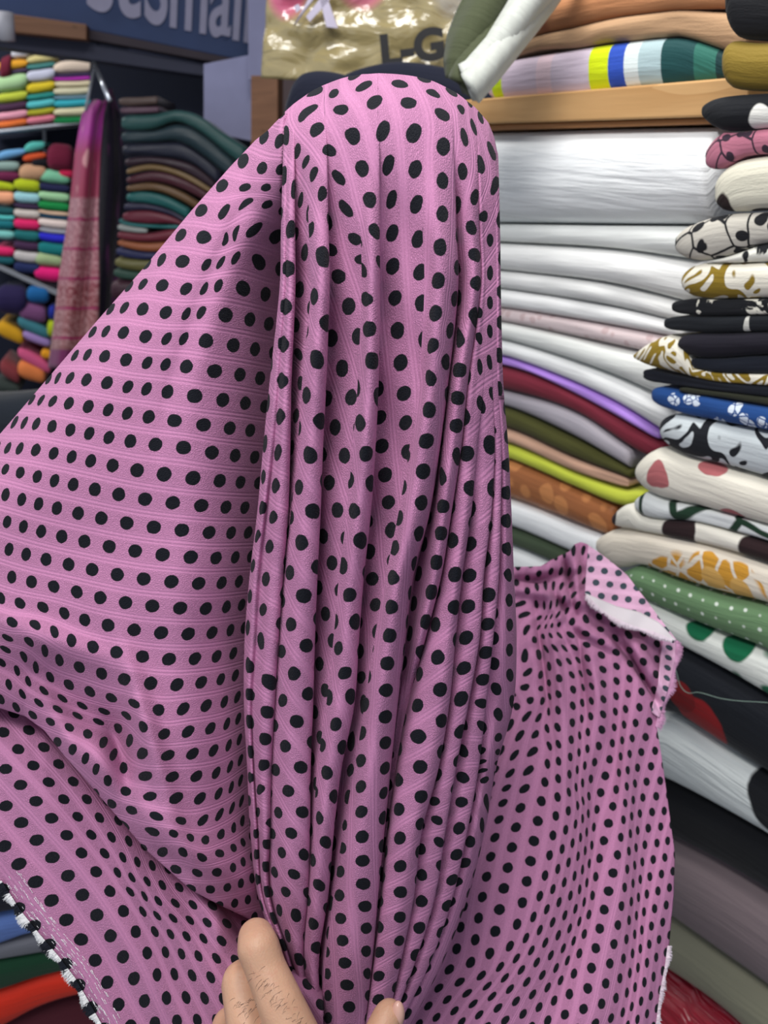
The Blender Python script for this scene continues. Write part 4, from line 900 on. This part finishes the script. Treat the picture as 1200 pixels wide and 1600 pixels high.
# ------------------------------------------------------------ lower-left fabrics
LOW = vplane(-.25, .97, .62)
GB = 'fabrics stacked behind the frayed corner of the pink cloth'
for i, (st, m, lb) in enumerate([
 ([(-60,1380,1440),(20,1375,1424),(120,1370,1410)], cloth('ink navy', '0c1020'), 'ink navy folded fabric, topmost behind the frayed corner'),
 ([(-60,1446,1492),(0,1432,1476),(40,1425,1462),(140,1405,1440)], cloth('cornflower', '5d79b8'), 'cornflower blue folded fabric behind the frayed corner'),
 ([(-60,1492,1512),(0,1477,1500),(60,1464,1490),(160,1442,1470)], cloth('slate', '6c6d75', rough=.6), 'slate grey folded fabric under the blue one'),
 ([(-60,1512,1562),(0,1501,1548),(60,1491,1528),(180,1472,1500)], cloth('forest', '0f3a24'), 'forest green folded fabric under the grey one'),
 ([(-60,1562,1625),(0,1549,1606),(60,1530,1575),(110,1511,1558),(200,1500,1540)], cloth('vermilion', 'd32a10', rough=.6), 'vermilion folded fabric under the green one'),
 ([(-60,1628,1720),(40,1588,1720),(120,1562,1720),(260,1545,1720)], cloth('wine', '43131f'), 'dark wine folded fabric at the lower corner')]):
    bolt(st, LOW, m, lb, GB, seed=200+i, depth=.22, bulge=.35, gap=.4)
bolt([(-60,634,700),(0,630,720),(60,622,740),(110,618,760)], vplane(-.2, 1, 1.2), cloth('charcoal', '20262f'), 'charcoal cloth heap behind the edge of the pink cloth', depth=.1, bulge=.3, seed=220, name='charcoal_cloth', cat='cloth')

# ------------------------------------------------------------ far shelves of scarves
def cell(x0, x1, y0, y1, slope, col, cname, shelf, group, pl=FAR, i=0, rough=.8):
    xm = (x0+x1)/2; w = x1-x0; dy = slope*w; b = random.Random(i*7+1).uniform(-2.5, 1.5)
    st = [(x0, y0+1, y1-1), (x0+w*.3, y0+dy*.3+b, y1+dy*.3), (x0+w*.65, y0+dy*.65+b*.4, y1+dy*.65+b*.3), (x1, y0+dy+1, y1+dy-1)]
    return bolt(st, pl, mat_of(col, rough), '%s folded scarf %s' % (cname, shelf), group, (x0, x1) if 'loose' not in group else i, 'scarf', 'folded_scarf', .22, .55, True, True, 12, i, gap=.15)
_mc = {}
def mat_of(c, rough=.8):
    if (c, rough) not in _mc: _mc[(c, rough)] = cloth('scarf '+c, c, rough=rough)
    return _mc[(c, rough)]
CEL = []
def column(x0, x1, slope, rowsl, shelf, group):
    prev = None
    for (y0, y1, col, cn) in rowsl:
        CEL.append((x0, x1, y0, y1, slope, col, cn, shelf+(' under the '+prev+' one' if prev else ', topmost there'), group)); prev = cn
GU = 'scarves on the lit upper shelf'; GM = 'scarves on the middle shelf'
column(84,147,-.04,[(97,116,'e6d3c0','cream'),(113,121,'4a3a66','violet'),(115,127,'c33ac0','magenta'),(123,137,'e8dcb8','pale yellow'),(133,150,'ddd8b8','ivory'),(147,156,'7aa0b4','grey blue'),(154,169,'39b3c4','turquoise'),(167,183,'e6dfb8','straw'),(182,195,'168a4c','green')], 'in the outer upper column', GU)
column(42,86,-.12,[(88,101,'d6c98a','khaki'),(99,110,'4a8a86','sea green'),(107,130,'c9cce0','pale lilac'),(125,148,'d8c02a','yellow'),(141,158,'2a9088','teal'),(154,172,'58c2c8','aqua'),(168,183,'b3b02e','olive'),(183,196,'f08a9e','pink')], 'in the middle upper column', GU)
column(-6,43,-.12,[(97,112,'e8a52e','amber'),(110,118,'5a4a6a','dusky purple'),(117,146,'a9cf9a','mint'),(144,163,'b9c440','lime'),(160,176,'4a2c48','plum'),(174,190,'eda4b8','rose'),(188,202,'f07a3a','orange')], 'in the inner upper column', GU)
column(60,108,.12,[(264,284,'86cfa8','mint'),(280,297,'22254e','navy'),(294,312,'a5d6a4','pale green'),(309,327,'128a44','green'),(324,333,'eec9ac','peach'),(332,339,'1f4660','petrol'),(338,354,'ecd9d2','shell pink'),(352,362,'a8aab4','grey'),(360,376,'2a2acc','royal blue'),(374,398,'107a7c','teal')], 'on the right side of the middle shelf', GM)
column(54,98,.12,[(394,414,'a9c08e','sage'),(413,437,'ee1c7c','hot pink')], 'at the bottom right of the middle shelf', GM)
column(22,62,.10,[(277,298,'b4c41e','chartreuse'),(296,316,'9ccfd8','ice blue'),(315,325,'3b2848','plum'),(323,340,'cfc5bd','stone'),(338,358,'e02468','raspberry'),(352,375,'1a6e70','teal'),(372,390,'44284a','aubergine'),(386,408,'c9c4c2','silver'),(404,426,'1e2a5a','navy')], 'in the middle of the middle shelf', GM)
column(-12,22,.08,[(284,297,'b4c41e','lime'),(296,318,'f0a882','peach'),(322,334,'14565a','dark teal'),(333,342,'5fd0cc','aqua'),(341,357,'12707a','teal'),(358,372,'7ec8c2','pale turquoise'),(384,399,'e02468','raspberry'),(398,412,'155c66','petrol')], 'by the edge of the middle shelf', GM)
for a in [(-8,40,240,252,-.2,'6ea8d8','sky blue','sprawled on top of the middle shelf'),(38,70,226,240,-.2,'5cc4b8','turquoise','on top of the middle shelf beside the white rod'),(36,72,242,254,-.15,'d8552a','rust','on top of the middle shelf beside the white rod'),
          (74,114,224,268,.05,'7a1c3c','wine red','in a tall pile right of the white rod'),(30,72,257,283,0,'c79a78','tan','heaped in front on the middle shelf'),(-8,30,252,268,0,'8aa39c','grey green','heaped near the top of the middle shelf'),(-8,30,268,284,0,'6a1c44','mulberry','heaped left of the tan one'),
          (92,114,264,280,0,'cf2050','red','small and squeezed beside the mint one'),(50,74,247,262,0,'14141c','black','between the rust and the tan ones'),
          (0,18,88,128,-.3,'6a1830','maroon','lying at the upper shelf corner'),(18,48,75,92,-.1,'d9d9e2','white','on the very top of the upper shelf'),
          (42,76,447,474,.05,'1462a0','bright blue','hanging over the lowest shelf'),(-6,42,445,492,.05,'241a48','indigo','at the back of the lowest shelf'),(30,72,470,500,.2,'7a4a78','violet','crumpled on the lowest shelf'),(-4,36,500,524,.45,'d8a01c','mustard','rolled on the lowest shelf'),
          (28,76,490,512,.45,'3c7c88','steel teal','rolled beside the mustard one'),(36,78,514,530,.35,'a98ac8','lavender','rolled on the lowest shelf'),(74,88,500,528,0,'b4c41e','lime','standing upright by the hanging saree'),(28,78,540,560,.55,'d85a88','pink','rolled near the front of the lowest shelf'),
          (64,84,546,560,.2,'eea020','amber','small roll beside the pink one'),(28,70,562,590,.3,'ea8448','orange','rolled at the front of the lowest shelf'),(0,30,560,585,.6,'8a3a40','brick','rolled left of the orange one'),(76,86,476,500,0,'20309a','cobalt','tucked by the hanging saree'),(-10,30,592,612,.2,'37403c','moss','at the lowest front corner')]:
    CEL.append((*a[:7], a[7], 'loose scarves on the shelves'))
for i, a in enumerate(CEL): cell(*a, i=i)
# shelf boards, rod
def fboard(name, pts4, mat, deep, label=None, cat=None, pl=FAR, kind=None):
    o = face_board(name, *pts4, pl, deep, mat)
    if label: tag(o, label, cat)
    if kind: o['kind'] = kind
    return o
M_WM = plain('white painted metal', 'd5dae2', .4); M_GM = plain('grey shelf metal', '8b8f97', .5)
M_NAVY = plain('dark navy panel', '141a2c', .9)  # even dark navy shared by fascia and rear panels
fboard('metal_shelf', (-30,145,206,210,187,191), M_WM, .30, 'white metal shelf under the brightest scarves', 'shelf')
fboard('metal_shelf', (-30,108,400,408,463,471), M_GM, .30, 'grey metal shelf under the hot pink scarf', 'shelf')
fboard('back_panel', (-60,200,60,620,60,620), M_NAVY, .02, 'dark panel behind the scarf shelves', 'panel', vplane(-.28, 1, 3.62))
def tube(name, A, Bp, r, mat, parent=None):
    A, Bp = Vector(A), Vector(Bp); d = Bp-A; bm = bmesh.new()
    bmesh.ops.create_cone(bm, cap_ends=True, segments=14, radius1=r, radius2=r, depth=d.length)
    m = d.to_track_quat('Z', 'Y').to_matrix().to_4x4(); m.translation = (A+Bp)/2; bmesh.ops.transform(bm, matrix=m, verts=bm.verts)
    o = mesh_obj(name, [], [], mat, parent); bm.to_mesh(o.data); bm.free(); o.data.polygons.foreach_set('use_smooth', [True]*len(o.data.polygons)); return o
def fp(x, y, d): return P(np.array(float(x)), np.array(float(y)), np.array(float(d)))
tag(tube('shelf_rod', fp(69, 205, 3.0), fp(72, 284, 3.0), .006, M_WM), 'thin white upright rod in front of the middle shelf', 'rod')

# hanging sarees with hanger
def hanging(name, cols, mat, label, d0, nx=30, ny=60, fold=.02):
    # cols: rows of (y, xl, xr)
    c = np.array(cols, float); V = []; UV = []
    for j in range(ny):
        y = c[0, 0]+(c[-1, 0]-c[0, 0])*j/(ny-1); xl = np.interp(y, c[:, 0], c[:, 1]); xr = np.interp(y, c[:, 0], c[:, 2])
        for i in range(nx):
            s = i/(nx-1); x = xl+(xr-xl)*s
            V.append(fp(x, y, d0+fold*math.sin(s*9.5+y*.004)*min(1, .35+j/ny)+.04*abs(s-.5))); UV.append((s, j/(ny-1)))
    o = mesh_obj(name, V, grid_faces(ny, nx), mat, None, True, UV); solidify(o, .006); return tag(o, label, 'saree', 'sarees on the hanger')
t = NT('ikat saree'); uv = t.uv(); u_, v_, _ = t.sep(uv)[:3]
n_ = t.noise(t.scale(uv, 14, 60), 1.0, 3, .7); sp = t.noise(t.scale(uv, 5, 7), 1.0, 1)
r = t.n('ShaderNodeValToRGB'); e = r.color_ramp.elements; e[0].position = 0; e[0].color = lin('8a2c74'); e[1].position = .12; e[1].color = lin('9a2a8a')
for p_, c_ in ((.2, '8e2650'), (.36, '8c2a48'), (.37, '8e5a66'), (.68, '8e4a58'), (.70, '7a2434'), (.8, '84464a'), (.93, '825052'), (.935, '6a1450'), (1, '6a1450')): x = e.new(p_); x.color = lin(c_)
t.val(r.inputs[0], v_)
lowz = t.math('MULTIPLY', t.step(v_, .36, .37), t.math('SUBTRACT', 1.0, t.step(v_, .925, .93)))
col = t.mix(t.math('MULTIPLY', t.math('MULTIPLY', t.step(n_, .45, .62), lowz), .55), r.outputs[0], lin('c9a0a2'))
st = t.step(t.math('ABSOLUTE', t.math('SUBTRACT', t.math('FRACT', t.math('MULTIPLY', v_, 9.0)), .5)), .44, .46)
col = t.mix(t.math('MULTIPLY', st, lowz), col, lin('8c1c50'))
up_ = t.math('SUBTRACT', 1.0, t.step(v_, .34, .36)); col = t.mix(t.math('MULTIPLY', t.math('MULTIPLY', t.step(sp, .60, .66), up_), .7), col, lin('cf9a9c'))
M_IK = t.out(col, .6, None, .2, .3)
hanging('hanging_saree', [(158,146,168),(180,128,163),(240,118,158),(330,110,155),(430,95,155),(520,85,152),(575,78,150)], M_IK, 'magenta and maroon woven saree hanging from a metal hanger', 2.15)
hanging('hanging_saree', [(140,166,176),(180,160,188),(280,156,196),(400,152,188),(520,150,176)], cloth('dark saree', '1a1426', '4a1f48', kind='blotch', sc=3, thr=.56), 'dark plum saree hanging just behind the magenta one', 2.22)
hg = empty('metal_hanger', 'bright metal hanger arms above the magenta saree', 'hanger')
tube('arm', fp(147, 98, 2.16), fp(172, 158, 2.12), .007, plain('chrome', 'd8dde6', .25, .8), hg)
tube('arm', fp(148, 100, 2.16), fp(134, 172, 2.12), .004, M_GM, hg); tube('hook', fp(147, 98, 2.16), fp(150, 78, 2.16), .004, M_GM, hg)

# dark pile of silks
GD = 'silks in the shadowed pile left of the raised hand'
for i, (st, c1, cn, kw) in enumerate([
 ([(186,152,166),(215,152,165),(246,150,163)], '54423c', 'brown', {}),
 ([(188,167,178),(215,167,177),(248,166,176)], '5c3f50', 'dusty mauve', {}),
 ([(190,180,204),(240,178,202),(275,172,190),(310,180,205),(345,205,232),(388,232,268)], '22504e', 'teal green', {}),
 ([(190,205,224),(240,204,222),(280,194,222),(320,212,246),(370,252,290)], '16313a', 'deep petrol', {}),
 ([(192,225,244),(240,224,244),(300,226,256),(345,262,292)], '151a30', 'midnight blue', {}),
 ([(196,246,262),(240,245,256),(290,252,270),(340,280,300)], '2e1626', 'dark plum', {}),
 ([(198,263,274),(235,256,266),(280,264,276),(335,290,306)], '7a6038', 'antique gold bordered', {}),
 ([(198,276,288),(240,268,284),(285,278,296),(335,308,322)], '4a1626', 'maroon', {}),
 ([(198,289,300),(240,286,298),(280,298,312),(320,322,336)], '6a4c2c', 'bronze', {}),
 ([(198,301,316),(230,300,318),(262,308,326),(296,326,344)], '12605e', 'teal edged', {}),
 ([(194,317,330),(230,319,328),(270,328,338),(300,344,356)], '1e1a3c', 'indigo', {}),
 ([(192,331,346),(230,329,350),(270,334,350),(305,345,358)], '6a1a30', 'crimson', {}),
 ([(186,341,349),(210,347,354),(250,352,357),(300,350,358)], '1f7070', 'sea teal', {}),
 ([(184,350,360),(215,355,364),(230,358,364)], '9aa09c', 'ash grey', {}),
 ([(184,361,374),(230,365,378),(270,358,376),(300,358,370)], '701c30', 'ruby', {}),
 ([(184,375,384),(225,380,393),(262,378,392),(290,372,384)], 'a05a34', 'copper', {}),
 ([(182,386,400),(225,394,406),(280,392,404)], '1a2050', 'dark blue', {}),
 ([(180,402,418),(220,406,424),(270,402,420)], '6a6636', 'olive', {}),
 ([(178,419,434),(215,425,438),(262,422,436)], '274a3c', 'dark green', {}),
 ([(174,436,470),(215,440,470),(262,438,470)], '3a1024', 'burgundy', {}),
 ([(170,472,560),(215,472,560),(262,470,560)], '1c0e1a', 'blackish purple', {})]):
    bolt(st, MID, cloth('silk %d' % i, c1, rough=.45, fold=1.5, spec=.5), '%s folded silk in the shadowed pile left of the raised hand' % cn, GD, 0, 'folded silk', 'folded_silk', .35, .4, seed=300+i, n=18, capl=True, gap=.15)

# sign board with painted letters, beams
def txt(name, body, px, py, size, pl, mat, rot, parent, ext=.002, off=0.0, shear=0.0, sx=1.0):
    cu = bpy.data.curves.new('letters', 'FONT'); cu.body = body; cu.size = size; cu.extrude = ext; cu.offset = off; cu.shear = shear
    tmp = bpy.data.objects.new('tmp', cu); COL.objects.link(tmp); me = bpy.data.meshes.new_from_object(tmp.evaluated_get(bpy.context.evaluated_depsgraph_get()))
    bpy.data.objects.remove(tmp); o = bpy.data.objects.new(name, me); COL.objects.link(o); me.materials.clear(); me.materials.append(mat); o.parent = parent
    from mathutils import Matrix
    n = Vector(-pl[0]); up = Vector((0, 0, 1)); xa = up.cross(n).normalized()
    M = Matrix((xa, up, n)).transposed().to_4x4(); M.translation = Vector(on_plane(px, py, pl))+n*.004
    o.matrix_world = M @ Matrix.Rotation(math.radians(rot), 4, 'Z') @ Matrix.Diagonal((sx, 1, 1, 1))
    return o
SIGN = vplane(-.18, 1.0, 2.6)
sg = empty('sign_board', 'navy hanging sign board with white painted lettering', 'sign')
M_SB = plain('shade-tinted navy paint', '213762', .6)  # navy darkened: the shade over the sign is put into its colour
face_board('board', -80, 390, -120, 3, -60, 96, SIGN, .05, M_SB, parent=sg)
face_board('frame', -80, 392, 4, 22, 97, 108, SIGN, .08, plain('brown sign rail', '3c343b', .8), .01, parent=sg)
M_LT = plain('shade-tinted white paint', '9290a8', .7)  # white letters greyed, their shade is part of the colour
txt('lettering', 'st', 134, 9, .27, SIGN, M_LT, -9, sg, off=.006, sx=.74)
txt('lettering', 'Small', 224, 31, .27, SIGN, M_LT, -9, sg, off=.005, sx=.545)
face_board('beam', -80, 135, 8, 40, 38, 62, vplane(-.18, 1, 2.55), .06, M_WOODD)
bpy.data.objects['beam'].name = 'wooden_beam'; tag(bpy.data.objects['wooden_beam'], 'short brown wooden beam under the sign board', 'beam')
o = face_board('steel_beam', -80, 330, 30, 62, 100, 120, vplane(-.18, 1, 2.62), .12, plain('shade-tinted beam paint', '3a3c4e', .7)); tag(o, 'long grey beam, darkened for shade, below the sign board', 'beam')  # beam colour darkened to stand for the shade it hangs in
o = face_board('dark_fascia', -80, 152, 20, 50, 60, 98, vplane(-.1, 1, 2.9), .03, M_NAVY); tag(o, 'dark navy fascia below the beams', 'panel')
o = face_board('dark_fascia', 140, 420, 90, 640, 100, 640, vplane(-.12, 1, 2.85), .03, M_NAVY); tag(o, 'dark navy panel behind the pile of silks', 'panel')
cupb = bpy.data.meshes.new('x'); bm = bmesh.new(); bmesh.ops.create_cone(bm, cap_ends=True, segments=20, radius1=.019, radius2=.026, depth=.062)
o = mesh_obj('paper_cup', [], [], plain('white cup', 'b9b9c2', .6)); bm.to_mesh(o.data); bm.free(); o.location = Vector(fp(8, 42, 1.9)); o.scale = (1, 1, 1); tag(o, 'small white cup on the beam near the sign', 'cup'); o.data.polygons.foreach_set('use_smooth', [True]*len(o.data.polygons))
# lilac panels and posts between sign and hand
o = face_board('wall_panel', 318, 398, 100, 205, 84, 222, vplane(.2, 1, 2.3), .03, M_WALL); tag(o, 'grey lilac panel beside the dark silks', 'panel')
o = face_board('wall_panel', 388, 440, -80, 125, -80, 130, vplane(.0, 1, 2.35), .03, M_WALL); tag(o, 'lilac painted post behind the clear plastic poster', 'panel')
o = face_board('wooden_post', 392, 434, 118, 620, 118, 620, vplane(.1, 1, 2.0), .06, M_WOODD); tag(o, 'brown wooden post rising left of the raised hand', 'post')
o = face_board('back_panel', 420, 510, -80, 640, -80, 640, vplane(.35, 1, 2.1), .03, plain('warm dim panel', '55484a', .9)); tag(o, 'dim warm panel behind the plastic poster', 'panel')

# clear plastic sleeve poster
ps = empty('plastic_poster', 'tan poster in wrinkled clear plastic hanging above the raised hand', 'poster')
PPL = vplane(.1, 1.0, 1.5)
t = NT('tan poster'); uv = t.uv(); u_, v_, _ = t.sep(uv)[:3]
col = lin('a39468')
for (su, sv, ru, rv, c_) in ((.10,.86,.10,.30,'c8607e'),(.47,.93,.13,.26,'c97082'),(.92,.9,.12,.3,'9c9484')):
    dx = t.math('DIVIDE', t.math('SUBTRACT', u_, su), ru); dy = t.math('DIVIDE', t.math('SUBTRACT', v_, sv), rv)
    d = t.math('ADD', t.math('MULTIPLY', dx, dx), t.math('MULTIPLY', dy, dy)); col = t.mix(t.math('SUBTRACT', 1.0, t.step(d, .5, 1.2)), col, lin(c_))
wr = t.noise(t.scale(uv, 4, 3), 1.0, 3, .5, 1.2)
M_PO = t.out(col, .16, t.bump(wr, .012, .7), 0, 1.0)
V = []; UV = []; nx, ny = 50, 30
for j in range(ny):
    for i in range(nx):
        s, q = i/(nx-1), j/(ny-1)
        xl = 420-12*q; xr = 735; x = xl+(xr-xl)*s; y = -40*(1-q)+(122+20*s)*q
        p = on_plane(x, y, PPL); n_ = noise.noise(Vector((s*7, q*5, 1))); V.append(p+PPL[0]*(.012*n_)); UV.append((s, 1-q))
o = mesh_obj('sheet', V, grid_faces(ny, nx), M_PO, ps, True, UV); solidify(o, .002)
M_BL = plain('black print', '1b1a1c', .5); M_WP = plain('white print', 'c4bcd0', .5)
txt('lettering', 'L-G', 596, 103, .062, vplane(.1, 1, 1.475), M_BL, 6, ps, .001, .003, 0, 1.15)
for st in ([(458,42),(464,30),(500,-14),(492,-20)], [(478,26),(512,-18),(522,-8),(484,34)], [(500,0),(512,-2),(528,44),(510,42)], [(459,10),(466,6),(471,14),(463,20)]):
    V = [on_plane(x, y, vplane(.1, 1, 1.478)) for x, y in st]; V += [p+PPL[0]*.002 for p in V]
    mesh_obj('white_stroke', V, [(0, 1, 2, 3), (7, 6, 5, 4), (0, 4, 5, 1), (1, 5, 6, 2), (2, 6, 7, 3), (3, 7, 4, 0)], M_WP, ps, False)
# black garments bundled behind the hand
for i, (st, lb) in enumerate([([(447,158,200),(456,130,205),(472,113,208),(505,110,212),(560,122,215)], 'black garment bunched left above the raised hand'), ([(520,122,215),(560,105,215),(610,95,215),(660,98,215),(720,112,215),(735,125,215)], 'black garment bunched behind the top of the raised hand')]):
    bolt(st, vplane(.3, 1, 1.12+.14*i), cloth('black garment %d' % i, '14182a'), lb, 'black garments behind the raised hand', i, 'garment', 'black_garment', .08, .3, seed=400+i, capl=i == 1)

# olive and white cloth corners hanging over the board
def corner(name, A, mat, label, d, thick=.012):
    # A: four corners px (top-left, top-right, bottom-right, bottom-left) as curves
    C4 = coons(A[0], A[1], A[2], A[3], 36, 24); x, y = C4[..., 0], C4[..., 1]
    s = np.linspace(0, 1, 24)[None]*np.ones((36, 1))
    dd = d+.03*np.cos((s-.5)*math.pi)*-1+.006*np.sin(s*11+y/30)
    o = mesh_obj(name, P(x, y, dd).reshape(-1, 3), grid_faces(36, 24), mat, None, True, np.stack([s*.1, y/1500], -1).reshape(-1, 2)); solidify(o, thick)
    return tag(o, label, 'fabric', 'fabric corners hanging beside the striped cloth')
corner('hanging_fabric', [[(752,-60),(845,-60)], [(712,118),(722,146)], [(752,-60),(712,62),(708,95),(712,118)], [(845,-60),(790,45),(755,105),(722,146)]], cloth('olive green', '474d35'), 'olive green fabric corner hanging beside the white one', .86)
corner('hanging_fabric', [[(846,-60),(905,-60)], [(722,118),(738,158)], [(846,-60),(770,70),(735,110),(722,118)], [(905,-60),(830,35),(775,105),(738,158)]], cloth('chalk white', 'c3c6be'), 'white fabric corner hanging in front of the striped cloth', .83)
corner('hanging_fabric', [[(700,30),(716,30)], [(708,88),(716,100)], [(704,60),(708,88)], [(716,60),(716,100)]], cloth('chalk white b', 'dfe3dc'), 'small white fabric tip peeking out left of the olive one', .9, .004)
# loose thread hanging by the black fabric
cu = bpy.data.curves.new('loose_thread', 'CURVE'); cu.dimensions = '3D'; cu.bevel_depth = .00035; sp_ = cu.splines.new('BEZIER')
L_ = [(1055,1045),(1070,1080),(1092,1082),(1130,1092),(1200,1098)]; sp_.bezier_points.add(len(L_)-1)
for b_, (x, y) in zip(sp_.bezier_points, L_): b_.co = Vector(on_plane(x, y, vplane(.84, .54, .625))); b_.handle_left_type = b_.handle_right_type = 'AUTO'
tmp = bpy.data.objects.new('tmp', cu); COL.objects.link(tmp); me = bpy.data.meshes.new_from_object(tmp.evaluated_get(bpy.context.evaluated_depsgraph_get())); bpy.data.objects.remove(tmp)
o = bpy.data.objects.new('fallen_thread', me); COL.objects.link(o); me.materials.clear(); me.materials.append(plain('pale thread', '8aa094', .6)); tag(o, 'pale loose thread lying across the black fabric with red flower', 'thread')
